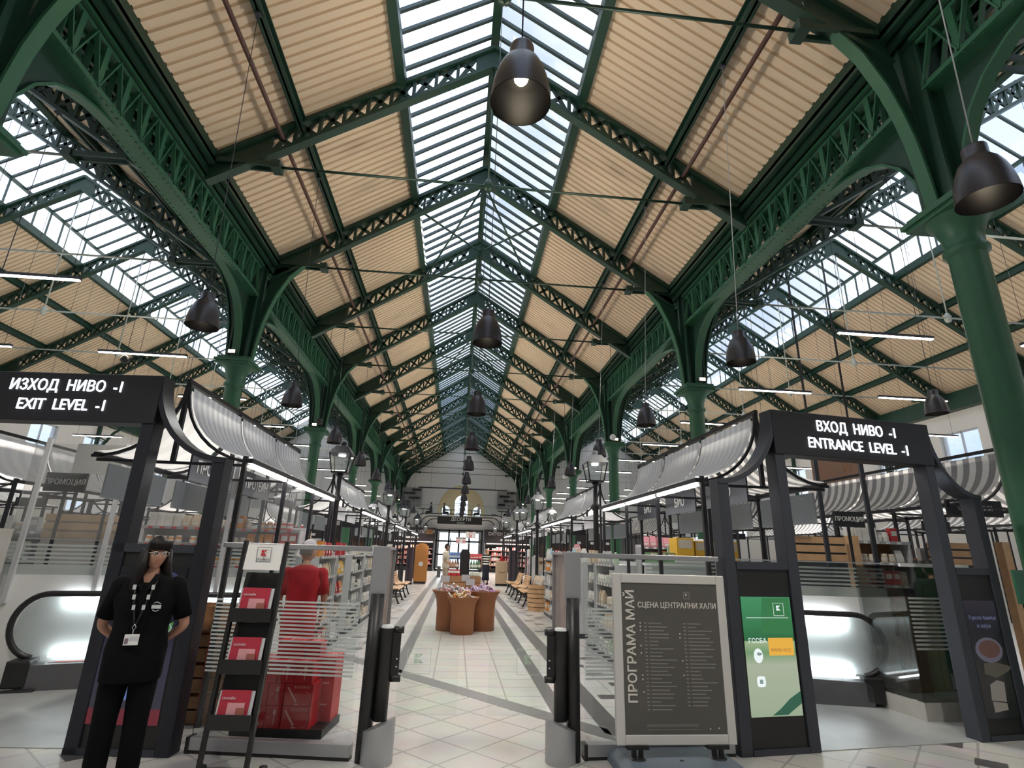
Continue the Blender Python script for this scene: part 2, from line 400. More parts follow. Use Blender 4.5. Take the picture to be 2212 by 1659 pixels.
# ------------------------------------------------------------------ iron roof work
def lattice(m,x0,x1,zt0,zt1,dep,y,n,w=.09,t=.07,sol=None):      # girder with X panels between two chords
    for i in range(n):
        a=i/n;b=(i+1)/n
        xa,xb=x0+(x1-x0)*a,x0+(x1-x0)*b;ta,tb=zt0+(zt1-zt0)*a,zt0+(zt1-zt0)*b
        m.bar((xa,y,ta-dep),(xa,y,ta),t,w)
        if i%2==0:
            m.bar((xa,y,ta-dep),(xb,y,tb),t*.6,w);m.bar((xa,y,ta),(xb,y,tb-dep),t*.6,w)
        else:
            m.bar((xa,y,ta),(xb,y,tb-dep),t*.6,w);m.bar((xa,y,ta-dep),(xb,y,tb),t*.6,w)
def rafter(s,xc,hs,top,dep,npan,solid):
    m=MB();xe=xc+s*hs;zt=lambda x:top-SL*abs(x-xc)
    m.bar((xe,0,zt(xe)-.05),(xc,0,top-.05),.20,.09);m.bar((xe,0,zt(xe)-dep),(xc,0,top-dep),.20,.08)
    xi=xc+s*(hs-solid)
    lattice(m,xi,xc+s*.35,zt(xi),zt(xc+s*.35),dep,0,npan)
    m.prism([(xe,zt(xe)-dep),(xi,zt(xi)-dep),(xi,zt(xi)),(xe,zt(xe))],-.03,.03)
    m.prism([(xc,top-dep-.05),(xc+s*.42,zt(xc+s*.42)-dep),(xc+s*.42,zt(xc+s*.42)),(xc,top)],-.04,.04)
    return m
ANCH=GREEN
def make_truss(name,xc,hs,top,dep,npan,solid,ta,zt,label,group,tiem):
    t=empty(name,(0,0,0),0,label,'roof truss',group)
    for s in(-1,1):
        rafter(s,xc,hs,top,dep,npan,solid).build('rafter',GREEN,t)
        a=MB();xo=xc+s*(hs-.15)
        for d in(-.09,.09):a.bar((xc+s*ta,d,zt),(xo,d,zt+.02),.05,.10)
        a.box(xc+s*ta-.09,xc+s*ta+.09,-.14,.14,zt-.09,zt+.09)
        a.build('tie_anchor',GREEN,t)
    r=MB();r.tube([(xc-ta,0,zt),(xc+ta,0,zt)],.028,6);r.build('tie_rod',tiem,t)
    k=MB();k.tube([(xc,0,zt),(xc,0,top-dep)],.022,6);k.build('king_rod',tiem,t)
    h=MB();h.lathe([(0,-.16),(.07,-.13),(.10,-.06),(.10,.06),(.07,.1),(.05,.16),(0,.17)],(xc,0,zt),10);h.build('tie_node',tiem,t)
    return t
T0=make_truss('roof_truss',0,5.72,13.05,.62,9,1.1,4.4,9.15,None,'lattice trusses over the central aisle',GREEN)
TL=mat('pale_tie_paint',(.42,.46,.43),.4)
TS={}
for s,w in((-1,'left'),(1,'right')):
    TS[s]=make_truss('roof_truss',s*SXC,SHS,zr(SXC),.62,14,.9,6.2,9.0,None,'lattice trusses over the %s side hall'%w,TL)
for i,k in enumerate(range(-1,13)):
    y=yk(k) if k<12 else 55.05
    lab='green lattice roof truss with tie rod over the central aisle, %s to the entrance'%nth(i)
    if i==0: T0.location.y=y;T0['label']=lab
    else: dup(T0,(0,y,0),label=lab)
    for s,w in((-1,'left'),(1,'right')):
        lab='dark green lattice roof truss over the %s side hall, %s to the entrance'%(w,nth(i))
        if i==0: TS[s].location.y=y;TS[s]['label']=lab
        else: dup(TS[s],(0,y,0),label=lab)
# long members
def longbar(name,x,z,w,h,m,label,cat,flange=True):
    b=MB();b.box(x-.02,x+.02,YA,YB,z-h/2,z+h/2)
    b.box(x-w/2,x+w/2,YA,YB,z-h/2,z-h/2+.025);b.box(x-w/2,x+w/2,YA,YB,z+h/2-.025,z+h/2)
    b.build(name,m,None,label,cat)
for s,w in((-1,'left'),(1,'right')):
    longbar('purlin',s*4.05,zr(4.05)-.05,.16,.24,GREEN,'long green purlin halfway up the %s slope of the central roof'%w,'beam')
    MB().tube([(s*4.38,YA,9.86),(s*4.38,YB,9.86)],.045,8).build('sprinkler_pipe',BROWNP,None,'dark red pipe running beside the purlin on the %s central roof slope'%w,'pipe')
    for j,(dx,nm) in enumerate(((-6.0,'lower inner'),(-4.2,'upper inner'),(4.2,'upper outer'),(6.0,'lower outer'))):
        x=s*SXC+s*dx
        longbar('purlin',x,zr(x)-.05,.16,.26,GREEN,'dark green purlin of the %s side hall roof, %s one'%(w,nm),'beam')
    g=MB();g.box(s*5.62,s*6.78,YA,YB,9.12,9.2);g.box(s*5.62,s*5.70,YA,YB,9.05,9.42);g.box(s*6.70,s*6.78,YA,YB,9.05,9.42)
    g.box(s*5.78,s*5.84,YA,YB,8.96,9.14);g.box(s*5.94,s*5.99,YA,YB,8.9,9.14);g.box(s*6.5,s*6.56,YA,YB,8.96,9.14)
    g.build('gutter_box',GREEN,None,'dark green valley gutter above the %s row of columns'%w,'gutter')
    g=MB();g.box(s*22.2,s*22.6,YA,YB,8.5,9.3);g.build('wall_beam',GREEN,None,'dark beam along the top of the %s outer wall'%w,'beam')
# lattice girders between columns
def girder():
    m=MB();L=2*D;hw=.19
    m.box(-hw,hw,.2,L-.2,8.03,8.07);m.box(-hw-.02,hw+.02,.2,L-.2,8.94,8.99)
    for x in(-.13,.13):
        m.box(x-.015,x+.015,.2,L-.2,8.07,8.16);m.box(x-.015,x+.015,.2,L-.2,8.85,8.95)
        n=14
        for i in range(n):
            a=.2+(L-.4)*i/n;b=.2+(L-.4)*(i+1)/n;c=(a+b)/2
            m.box(x-.02,x+.02,a-.05,a+.05,8.07,8.95)
            m.bar((x,a,8.12),(x,c,8.9),.025,.07,(1,0,0));m.bar((x,c,8.9),(x,b,8.12),.025,.07,(1,0,0))
    for i in range(60):                                 # rivets along the bottom plate
        y=.3+(L-.6)*i/59
        for x in(-.14,.14):m.box(x-.014,x+.014,y-.014,y+.014,8.018,8.03)
    return m
G0=girder().build('lattice_girder',GREEN2,None,None,'beam','girders between the columns',loc=(0,0,0))
C0=empty('column',(0,0,0),0,None,'column','green iron columns')
def column():
    m=MB()
    m.lathe([(.34,0),(.34,.25),(.27,.32),(.27,.9),(.23,1.0),(.215,1.1),(.205,5.55)],n=20)
    m.build('shaft',GREEN2,C0)
    c=MB();c.lathe([(.205,5.5),(.25,5.54),(.25,5.6),(.215,5.64),(.23,5.8),(.30,5.98),(.36,6.06)],n=20)
    c.box(-.40,.40,-.40,.40,6.06,6.12);c.box(-.44,.44,-.44,.44,6.12,6.18);c.box(-.38,.38,-.38,.38,6.18,6.25)
    c.build('capital',GREEN2,C0)
    st=MB();st.box(-.19,.19,-.19,.19,6.25,9.1)
    for a in(-1,1):
        st.box(a*.19,a*.24,-.24,.24,6.25,8.9)
    st.build('stem',GREEN,C0)
    def bracket(pts,axis,wid=.18):
        b=MB();n=len(pts)
        # flange following the arc
        for i in range(n-1):
            (u,z),(u2,z2)=pts[i],pts[i+1]
            P=(u,0,z) if axis=='x' else (0,u,z);Q=(u2,0,z2) if axis=='x' else (0,u2,z2)
            b.bar(P,Q,wid if axis=='x' else wid,.04,up=(0,0,1) if abs(u2-u)>abs(z2-z) else ((1,0,0) if axis=='x' else (0,1,0))) if False else None
        nx=[];
        A=[];B=[];C_=[];D_=[]
        for i in range(n):
            u,z=pts[i];p=pts[max(0,i-1)];q=pts[min(n-1,i+1)];du,dz=q[0]-p[0],q[1]-p[1];l=math.hypot(du,dz)
            nu,nz=-dz/l*.02,du/l*.02
            f=(lambda a,b_,c: (a,b_,c)) if axis=='x' else (lambda a,b_,c:(b_,a,c))
            A.append(f(u-nu,-wid/2,z-nz));B.append(f(u-nu,wid/2,z-nz));C_.append(f(u+nu,wid/2,z+nz));D_.append(f(u+nu,-wid/2,z+nz))
        b.mat(1);b.strip(A,B,True);b.strip(C_,D_,True);b.strip(B,C_);b.strip(D_,A);b.mat(0)
        # web plate between arc and stem
        u0=math.copysign(.19,pts[-1][0]);ztop=pts[-1][1]
        for i in range(n-1):
            (u,z),(u2,z2)=pts[i],pts[i+1]
            # keep the web above the arc line, up to the soffit line
            zt1=min(ztop+.0+abs(pts[-1][0]-u)*-SL*0,9.0) if axis=='y' else 9.0-.0
            if axis=='x':
                zu=lambda a:min(9.0,ztop-.0) if False else 9.05
                top1=min(9.2,ztop+ (abs(pts[-1][0])-abs(u))*-SL*-0) 
                s1=max(z,min(9.05,z+1.4-abs(u)*.35));s2=max(z2,min(9.05,z2+1.4-abs(u2)*.35))
            else:s1=s2=ztop
            b.prism([(u,z),(u2,z2),(u2,s2),(u,s1)],-.03,.03,'y' if axis=='x' else 'x')
        b.prism([(0,pts[0][1]),(pts[0][0],pts[0][1]),(pts[0][0],9.0 if axis=='x' else ztop),(0,9.0 if axis=='x' else ztop)],-.03,.03,'y' if axis=='x' else 'x')
        return b
    inn=[(.31,6.25),(.36,6.8),(.42,7.3),(.52,7.75),(.66,8.2),(.92,8.75),(1.2,9.08),(1.5,9.36),(1.85,9.62),(2.18,9.82)]
    for s in(-1,1):
        bracket([(s*u,z) for u,z in inn],'x').build('bracket',[GREEN,GREEN2],C0)
    lon=[(.31,6.25),(.33,6.6),(.40,6.98),(.58,7.35),(.84,7.64),(1.2,7.86),(1.6,7.98),(2.05,8.05)]
    for s in(-1,1):
        bracket([(s*u,z) for u,z in lon],'y',.19).build('bracket',[GREEN,GREEN2],C0)
    h=MB();h.box(-.09,.09,-.52,-.42,6.27,6.37);h.build('uplight_housing',CHAR,C0)
    e=MB();e.box(-.08,.08,-.53,-.52,6.28,6.36);e.build('uplight_lens',emis('warm_lens',(1.,.72,.42),6.),C0)
column()
first=True
for s,w in((-1,'left'),(1,'right')):
    for i,k in enumerate(range(0,13,2)):
        lab='green iron column with arched brackets in the %s row, %s to the entrance'%(w,nth(i))
        if first:C0.location=(s*6.2,yk(k),0);C0['label']=lab
        else:dup(C0,(s*6.2,yk(k),0),label=lab)
        lab='riveted green lattice girder above the %s columns, %s span to the entrance'%(w,nth(i))
        if first:G0.location=(s*6.12,yk(k-2),0);G0['label']=lab
        else:dup(G0,(s*6.12,yk(k-2),0),label=lab)
        first=False
# plan bracing in the skylight
B0=None
for i,k in enumerate((-1,2,5,8)):
    ya,yb=yk(k),yk(k+1)
    m=MB()
    for s in(-1,1):
        m.tube([(0,ya+.1,12.5),(s*1.9,yb-.1,11.35)],.035,6);m.tube([(0,yb-.1,12.5),(s*1.9,ya+.1,11.35)],.035,6)
    m.build('wind_brace',GREEN,None,'crossed green bracing rods under the central skylight, %s set to the entrance'%nth(i),'brace')
# arched wall brackets under the outer ends of the side trusses
W0=None
for s,w in((-1,'left'),(1,'right')):
    for i,k in enumerate(range(3,13,2)):
        m=MB();pts=[(0,4.9)]+[(-(u-.31)*1.0,z-.55) for u,z in [(.5,6.0),(.58,7.0),(.8,7.8),(1.25,8.5),(1.9,9.05),(2.6,9.4)]]
        for a,b in zip(pts,pts[1:]): m.bar((s*a[0],0,a[1]),(s*b[0],0,b[1]),.22,.06)
        m.box(-.02*s,-.16*s,-.11,.11,4.9,9.0)
        for z in(6.6,7.4,8.2):m.bar((-.1*s,0,z+.3),(-s*(.3+(z-6)*.3),0,z),.06,.06)
        m.build('wall_bracket',GREEN,None,'curved iron bracket on the %s outer wall, %s to the entrance'%(w,nth(i)),'bracket','arched wall brackets',loc=(s*XW,yk(k),0))
UPW=780.
# ------------------------------------------------------------------ lamps
def pendant_proto():
    t=empty('pendant_lamp',(0,0,0),0,None,'pendant lamp')
    s=MB()
    s.lathe([(0,.50),(.085,.50),(.088,.49),(.088,.40),(.105,.375),(.135,.34),(.165,.27),(.188,.19),(.203,.10),(.208,.03),(.210,0)],n=28)
    s.mat(1).lathe([(.206,0),(.203,.03),(.198,.10),(.183,.19),(.16,.27),(.13,.33),(.08,.37),(0,.375)],n=28)
    s.build('shade',[LAMPG,LAMPIN],t)
    b=MB();b.ball((0,0,.22),.052,12,8);b.build('bulb',BULB,t)
    return t
P0=pendant_proto()
def cable_len(t,L,dx=0,m_=None):
    m=MB();m.tube([(0,0,.49),(dx,0,L)],.006,5);m.build('cable',m_ or CHAR,t);c=MB();c.box(dx-.045,dx+.045,-.045,.045,L-.05,L);c.build('ceiling_cup',CHAR,t)
def pendants():
    first=True
    rows=[(0.03,[2.92,7.0,11.1,15.3,19.4,23.6,27.7,31.9,36,40.1,44.3,48.4],13.26,4.45,'middle','hanging over the middle of the aisle'),
          (-3.85,[3.0,7.05,11.2,15.3,19.5,23.6,27.8,31.9,36,40.1,44.3],10.159,4.45,'left','in the row above the left stalls'),
          (3.80,[3.2,7.05,11.2,15.3,19.5,23.6,27.8,31.9,36,40.1,44.3],10.159,4.42,'right','in the row above the right stalls')]
    for x,ys,zt,zb,nm,ph in rows:
        for i,y in enumerate(ys):
            lab='%sgrey dome pendant lamp %s, %s to the entrance'%('lit ' if x==.03 and i==0 else '',ph,nth(i))
            g='dome pendants in the %s row'%nm
            z=zb+(.17 if i==0 and x==.03 else 0)
            if first:
                t=P0;t.location=(x,y,z);t['label']=lab;t['group']=g;first=False
            else:t=dup(P0pure,(x,y,z),label=lab,group=g) if False else dup(P0,(x,y,z),label=lab,group=g)
            PEND.append((t,zt-z,(x,y,z)))
PEND=[]
pendants()
for t,L,(x,y,z) in PEND:
    cable_len(t,L,0 if abs(x)<1 else math.copysign(4.05,x)-x,LGREY if x>1 else CHAR)
    if True:
        ld=bpy.data.lights.new('pendant_light','SPOT');ld.energy=165 if y<22 else (230 if y<38 else 420);ld.color=(1.,.92,.80);ld.spot_size=math.radians(130);ld.spot_blend=.6;ld.shadow_soft_size=.06
        lo=bpy.data.objects.new('pendant_light',ld);COL.objects.link(lo);lo.location=(x,y,z-.01)
# small lit pendants out in the side halls
for i,(x,y,z) in enumerate(((-8.9,9.67,4.6),(-9.6,17.95,4.6),(-8.9,26.2,4.6),(9.4,9.67,4.6),(10.4,17.95,4.6),(9.4,26.2,4.6))):
    t=dup(P0,(x,y,z),label='lit pendant lamp hanging out in the %s side hall, %s to the entrance'%('left' if x<0 else 'right',nth(i%3)),group='pendants in the side halls')
    for c in list(t.children):
        if c.name.startswith('cable'):bpy.data.objects.remove(c)
    cable_len(t,zr(x)-.66-z)
    ld=bpy.data.lights.new('pendant_light','SPOT');ld.energy=420;ld.color=(1.,.92,.82);ld.spot_size=math.radians(150);ld.spot_blend=.6;ld.shadow_soft_size=.08
    lo=bpy.data.objects.new('pendant_light',ld);COL.objects.link(lo);lo.location=(x,y,z-.01)
# linear LED tubes across the side halls
def tube_proto(x):
    t=empty('linear_lamp',(0,0,0),0,None,'linear lamp')
    m=MB();m.box(-1.09,1.09,-.035,.035,.02,.08);m.build('housing',CHAR,t)
    e=MB();e.box(-1.07,1.07,-.032,.032,0,.02);e.build('diffuser',TUBEM,t)
    for d in(-.9,.9):
        c=MB();c.tube([(d,0,.08),(d,0,zr(x+d)-.66-6.25)],.006,4);c.build('hanger',CHAR,t)
    return t
for s,w in((-1,'left'),(1,'right')):
    for q,xx in enumerate((8.6,12.85,17.2)):
        g='linear lamps in the side halls'
        for j in range(11):
            y=yk(1+j)
            lab='thin LED lamp hanging in the %s hall, row %s, %s one'%(w,nth(j),('inner','middle','outer')[q])
            if j==0:LT0=tube_proto(s*xx);LT0.location=(s*xx,y,6.25);LT0['label']=lab;LT0['group']=g
            else:dup(LT0,(s*xx,y,6.25),label=lab,group=g)
w=MB();w.box(-3.3,3.3,-.05,.05,0,.09);tl=empty('linear_lamp',(0,40.3,6.0),0,'long unlit black tube hanging across the far end of the aisle','linear lamp');w.build('housing',CHAR,tl)
c=MB();[c.tube([(x,0,.09),(x,0,3.1)],.008,4) for x in(-2.4,2.4)];c.build('hanger',CHAR,tl)
# warm floodlights on the column capitals, aimed across at the opposite roof slope
for s in(-1,1):
    for k in range(-2,13,2):
        for sg,xx in((1,5.2),(-1,7.2)):
            if sg<0 and k>8:continue
            ld=bpy.data.lights.new('capital_uplight','SPOT');ld.energy=UPW;ld.color=(1.,.90,.76);ld.spot_size=math.radians(88);ld.spot_blend=.9;ld.shadow_soft_size=.3
            lo=bpy.data.objects.new('capital_uplight',ld);COL.objects.link(lo);P=Vector((s*xx,yk(k)+2.1,6.3));lo.location=P
            T=Vector((-s*3.4,yk(k)+2.1,10.6)) if sg>0 else Vector((s*19.,yk(k)+2.1,11.5))
            lo.rotation_euler=(T-P).to_track_quat('-Z','Y').to_euler()
# small dome cameras / globes on thin drops
gl=[(-9.0,13.81,6.1,'d'),(10.6,17.95,6.2,'d'),(5.0,17.95,5.6,'w'),(-5.05,17.95,5.65,'d'),(4.9,26.23,5.3,'w')]
for i,(x,y,z,k) in enumerate(gl):
    t=empty('dome_camera',(x,y,z),0,['dark globe camera on a thin drop high in the left hall','dark globe camera on a thin drop high in the right hall','white globe camera on a thin drop inside the right columns, nearer one','dark globe camera on a thin drop inside the left columns','white globe camera on a thin drop inside the right columns, further one'][i],'camera')
    m=MB();m.ball((0,0,0),.11,14,10);m.build('globe',WHITE if k=='w' else RUBBER,t)
    d=MB();d.tube([(0,0,.1),(0,0,zr(x)-z-.1)],.008,4);d.build('drop_rod',CHAR,t)
SKL=6.
# ------------------------------------------------------------------ portals with lit signs and advertising screens
def portal(name,origin,rz,wk,wo,wk2,lines,label,sz=.155,CM=None,dx=0.):
    CHAR_=CM or CHAR
    t=empty(name,origin,rz,label,'portal')
    H=3.2;pw=.12;pd=.16;xa=wk;xb=wk+wo;W=wk+wo+wk2
    for x in(0,wk-pw,xb,W-pw):
        top=2.42 if x in(0,W-pw) else 3.0
        p=MB();p.box(x,x+pw,0,pd,0,top);p.build('post',CHAR_,t,bevel=.008)
    h=MB();h.box(wk-.12,xb+.12,-.02,pd+.02,2.72,H);h.build('sign_box',BLACK,t,bevel=.01)
    for i,(tx,zz) in enumerate(lines):
        text_obj('lettering',tx,sz*1.18,LETTER,t,((xa+xb)/2+dx,-.024,zz),sx=.86)
    for sx,x0,x1 in((-1,wk-.12,.0),(1,xb+.12,W)):
        pts=arc(x1,3.2,abs(x1-x0),.78,180 if sx>0 else 0,270,12) if sx>0 else arc(x1,3.2,abs(x1-x0),.78,0,-90,12)
        b=MB();n=len(pts)
        for (u,z),(u2,z2) in zip(pts,pts[1:]):
            b.add([(u,-.01,z),(u2,-.01,z2),(u2,pd+.01,z2),(u,pd+.01,z)],[(0,1,2,3)])
            l=math.hypot(u2-u,z2-z)
        poly=[(u,z) for u,z in pts];off=[]
        for i,(u,z) in enumerate(pts):
            p=pts[max(0,i-1)];q=pts[min(n-1,i+1)];du,dz=q[0]-p[0],q[1]-p[1];l=math.hypot(du,dz)
            nx,nz=(-dz/l,du/l)
            if nz>0:nx,nz=-nx,-nz
            off.append((u+nx*.05*1,z+nz*.05))
        V0=[(u,-.01,z) for u,z in pts];V1=[(u,pd+.01,z) for u,z in pts];V2=[(u,pd+.01,z) for u,z in off];V3=[(u,-.01,z) for u,z in off]
        c=MB();c.strip(V0,V1,True);c.strip(V2,V3,True);c.strip(V1,V2);c.strip(V3,V0)
        c.build('curved_arm',CHAR_,t)
    return t
def kiosk(name,parent,x0,w,z0=.33,z1=1.32):
    """body of a screen stand inside a portal bay"""
    k=MB();k.box(x0,x0+w,.015,.145,.0,.07);k.box(x0,x0+w,.015,.145,1.55,1.63)
    k.box(x0,x0+w,.03,.13,.07,1.55);k.build('screen_housing',RUBBER,parent,bevel=.004)
EX=portal('exit_portal',(-5.86,5.52,0),math.radians(-5.2),.84,1.74,.86,[('ИЗХОД  НИВО  -1',3.065),('EXIT  LEVEL  -1',2.875)],'black exit portal with lit sign, behind the person in black',sz=.130,CM=CHARD,dx=.08)
EN=portal('entrance_portal',(2.34,5.17,0),math.radians(8.0),.83,1.86,.70,[('ВХОД  НИВО  -1',3.055),('ENTRANCE  LEVEL  -1',2.865)],'charcoal entrance portal with lit sign and two screens, on the right',sz=.138,dx=.04)
# screens are lifted in and out: each a thing standing in its bay
def screen(portal,name,x0,w,label):
    t=empty(name,(0,0,0),0,label,'screen')
    R=Matrix.Rotation(portal.rotation_euler.z,4,'Z');t.location=portal.location+R@Vector((x0,0,0));t.rotation_euler=portal.rotation_euler
    b=MB();b.box(0,w,.02,.14,.03,1.60);b.build('housing',RUBBER,t,bevel=.005)
    f=MB();f.box(-.0,w,.0,.15,1.56,1.63);f.build('frame_rail',CHAR,t);f=MB();f.box(0,w,.0,.15,0,.05);f.build('frame_rail',CHAR,t)
    return t
def flat(parent,name,poly,m,y=.015,t=.002,label=None):
    p=MB();p.prism(poly,y-t,y);return p.build(name,m,parent,label)
GS=screen(EN,'advertising_screen',.125,.58,'lit green screen in the left bay of the entrance portal')
gm=grad('green_advert',[(0,(.30,.38,.26)),(.10,(.33,.40,.28)),(.42,(.38,.43,.32)),(.52,(.16,.30,.14)),(.615,(.34,.44,.26)),(.62,(.02,.13,.045)),(.8,(.035,.20,.08)),(1,(.05,.25,.11))],lo=.30,hi=1.31,s=.72)
g=MB();g.box(.02,.56,.012,.018,.30,1.31);g.build('display',gm,GS)
flat(GS,'picture_shape',[(.24,.31),(.40,.31),(.56,.40),(.56,.50),(.44,.44),(.33,.36)],emis('advert_dark_green',(.016,.085,.05),.8),.012)
flat(GS,'picture_shape',[(.25,1.30),(.545,1.30),(.545,.98),(.22,.99),(.22,1.13)],emis('advert_mid_green',(.02,.15,.045),.8),.012)
flat(GS,'picture_shape',[(.27,.80),(.54,.80),(.54,.95),(.27,.95)],emis('advert_orange',(.62,.33,.04),.9),.0105)
text_obj('lettering','MAMA RICE',.042,emis('advert_brown',(.35,.14,.03),.7),GS,(.40,.009,.845),ext=.001)
text_obj('lettering','ГССБА',.058,emis('advert_white',(.6,.66,.66),1.),GS,(.155,.009,.925),ext=.001)
flat(GS,'picture_shape',[(.15+.048*math.cos(a*.393),.80+.062*math.sin(a*.393)) for a in range(16)],emis('advert_white',(.6,.66,.66),1.),.0115)
flat(GS,'picture_shape',[(.13,.815),(.15,.83),(.19,.82),(.18,.805),(.15,.80)],emis('advert_grey',(.16,.22,.2),1.),.0095)
flat(GS,'picture_shape',[(.155+.045*math.copysign(abs(math.cos(a*.393))**.5,math.cos(a*.393)),.585+.045*math.copysign(abs(math.sin(a*.393))**.5,math.sin(a*.393))) for a in range(16)],emis('advert_white',(.6,.66,.66),1.),.0115)
flat(GS,'picture_shape',[(.138,.568),(.172,.568),(.172,.602),(.138,.602)],emis('advert_grey',(.16,.22,.2),1.),.0095)
flat(GS,'picture_shape',[(.06,1.123),(.52,1.123),(.52,1.127),(.06,1.127)],emis('advert_white',(.6,.66,.66),1.),.0105)
kmark(GS,.42,.0105,1.20,.115,emis('advert_white',(.6,.66,.66),1.),emis('advert_white',(.6,.66,.66),1.))
DS=screen(EN,'advertising_screen',.83+1.86+.125,.45,'dark food advertising screen in the right bay of the entrance portal')
dm=grad('dark_advert',[(0,(.012,.012,.014)),(.3,(.02,.018,.016)),(.7,(.012,.013,.02)),(.85,(.022,.022,.04)),(1,(.045,.04,.06))],lo=.2,hi=1.3,s=.28)
g=MB();g.box(.01,.44,.012,.018,.2,1.30);g.build('display',dm,DS)
text_obj('lettering','Турска баница',.052,emis('advert_violet',(.12,.13,.24),.5),DS,(.225,.010,1.13),ext=.001)
text_obj('lettering','и кафе',.058,emis('advert_violet',(.12,.13,.24),.5),DS,(.225,.010,1.05),ext=.001)
el=lambda cx,cz,rx,rz,n=20:[(cx+rx*math.cos(2*math.pi*a/n),cz+rz*math.sin(2*math.pi*a/n)) for a in range(n)]
flat(DS,'picture_shape',el(.225,.82,.18,.12),emis('advert_plate',(.10,.09,.12),.5),.0115)
flat(DS,'picture_shape',el(.23,.83,.14,.085),emis('advert_tea',(.085,.035,.028),.5),.0095)
flat(DS,'picture_shape',[(.12,.36),(.31,.34),(.33,.52),(.24,.54),(.14,.5)],emis('advert_beige',(.17,.155,.13),.5),.0115)
flat(DS,'picture_shape',[(.13,.25),(.31,.27),(.31,.33),(.13,.35)],emis('advert_beige',(.17,.155,.13),.5),.0115)
flat(DS,'picture_shape',[(.10,.60),(.25,.56),(.42,.62),(.48,.66),(.30,.70),(.12,.70)],emis('advert_olive',(.06,.052,.035),.5),.0115)
XS=screen(EX,'advertising_screen',.84+1.74+.0,.74,'dark screen with coloured drops in the right bay of the exit portal')
g=MB();g.box(.03,.71,.012,.018,.22,1.44);g.build('display',grad('night_advert',[(0,(.18,.015,.03)),(.09,(.16,.015,.03)),(.1,(.03,.03,.05)),(.4,(.04,.035,.07)),(.6,(.008,.008,.02)),(1,(.003,.003,.006))],lo=.22,hi=1.44,s=.45),XS)
flat(XS,'picture_shape',[(.36,.80),(.5,.92),(.68,1.0),(.66,.88),(.56,.78),(.42,.72)],emis('drop_green',(.07,.26,.05),.5),.0115)
flat(XS,'picture_shape',el(.58,.62,.085,.10),emis('drop_red',(.32,.02,.04),.5),.0115)
flat(XS,'picture_shape',[(.33,.36),(.45,.42),(.53,.52),(.52,.60),(.47,.64),(.42,.52)],emis('drop_blue',(.14,.22,.5),.5),.0105)
flat(XS,'picture_shape',el(.57,1.30,.09,.10),emis('drop_navy',(.03,.035,.12),.5),.0115)
sw=MB()
for pts in([(.45,1.33),(.49,1.31),(.53,1.34)],[(.55,1.2),(.60,1.17),(.66,1.18)],[(.60,1.10),(.60,1.02),(.63,1.08),(.66,1.12)],[(.63,.95),(.65,.98),(.67,.95),(.65,.92),(.63,.95)],[(.60,.90),(.65,.86)]):
    sw.tube([(x,.010,z) for x,z in pts],.004,5)
sw.build('picture_stroke',emis('stroke_white',(.55,.6,.75),.5),XS)

# ------------------------------------------------------------------ gate: posts, adverts, motors, glass wings
def gate_side(s,x,label):
    t=empty('gate_post',(x,5.12,0),0,label,'gate')
    p=MB();p.lathe([(0,0),(.06,0),(.06,1.27),(0,1.27)],n=20);p.build('post',RUBBER,t)
    b=MB();b.box(-.075,.075,-.012,.02,1.24,1.67);b.prism(arc(0,1.24,.075,.05,180,360,10),-.012,.02);b.build('head_plate',GREY,t,bevel=.004)
    k=MB();k.box(-.02,.0,.02,.9,.62,1.66) if s<0 else k.box(0,.02,.02,.9,.62,1.66);k.build('advert_board',mat('advert_board',(.33,.27,.25),.35,0,.8,3.5),t)
    f=MB()
    for z in(.62,1.64):f.box(-.03,.03,.015,.91,z,z+.025)
    for y in(.015,.89):f.box(-.03,.03,y,y+.025,.62,1.66)
    f.build('board_frame',GREY,t)
    xm=-s*.115
    m=MB();m.lathe([(0,.30),(.058,.30),(.058,1.0)],(xm,-.02,0),20)
    n=20;V=[(xm+.058*math.cos(2*math.pi*i/n),-.02+.058*math.sin(2*math.pi*i/n),1.0+.02*math.cos(2*math.pi*i/n)*s) for i in range(n)]
    m.build('motor_case',RUBBER,t)
    c=MB();c.lathe([(.058,0),(.05,.02),(0,.025)],(xm,-.02,1.0),20);c.build('motor_cap',LGREY,t)
    g=MB();xo=xm-s*.055;xi=xm-s*.12
    g.box(min(xo,xi),max(xo,xi),-.035,-.005,.60,.99)
    for z in(.58,.955):g.tube([(xo,-.02,z+.03),(xi-s*.02,-.02,z+.03)],.028,10)
    for z in(.70,.76):g.mat(1).ball((xi+s*.02,-.038,z),.007,8,6);g.mat(0)
    g.build('wing_clamp',[RUBBER,LGREY],t)
    h=MB();xx=xm
    A=arc(0,0,.13,.13,180,360,14)
    V0=[(xx+u,-.02+v,.0) for u,v in A];V1=[(xx+u,-.02+v,.28+.05*u/.13*-s) for u,v in A];h.strip(V0,V1,True)
    h.add(V1,[tuple(range(len(V1)))]);h.build('base_cover',GREY,t)
    w=MB();xe=-s*(abs(x)-.03) if False else -s*.74
    xa,xb=sorted((xi-s*.0,xe));w.box(xa,xb,-.026,-.016,.34,1.02);w.build('glass_wing',glass('wing_glass',(.965,.985,.975),.03),t)
    e=mat('etched_green',(.45,.62,.47),.6,alpha=.42)
    kmark(t,-s*.40,-.027,.745,.20,e,mat('etched_pale',(.62,.74,.64),.6,alpha=.5))
    return t
gate_side(-1,-.90,'black gate post with advert board and glass wing, left of the passage')
gate_side(1,.84,'black gate post with advert board and glass wing, right of the passage')
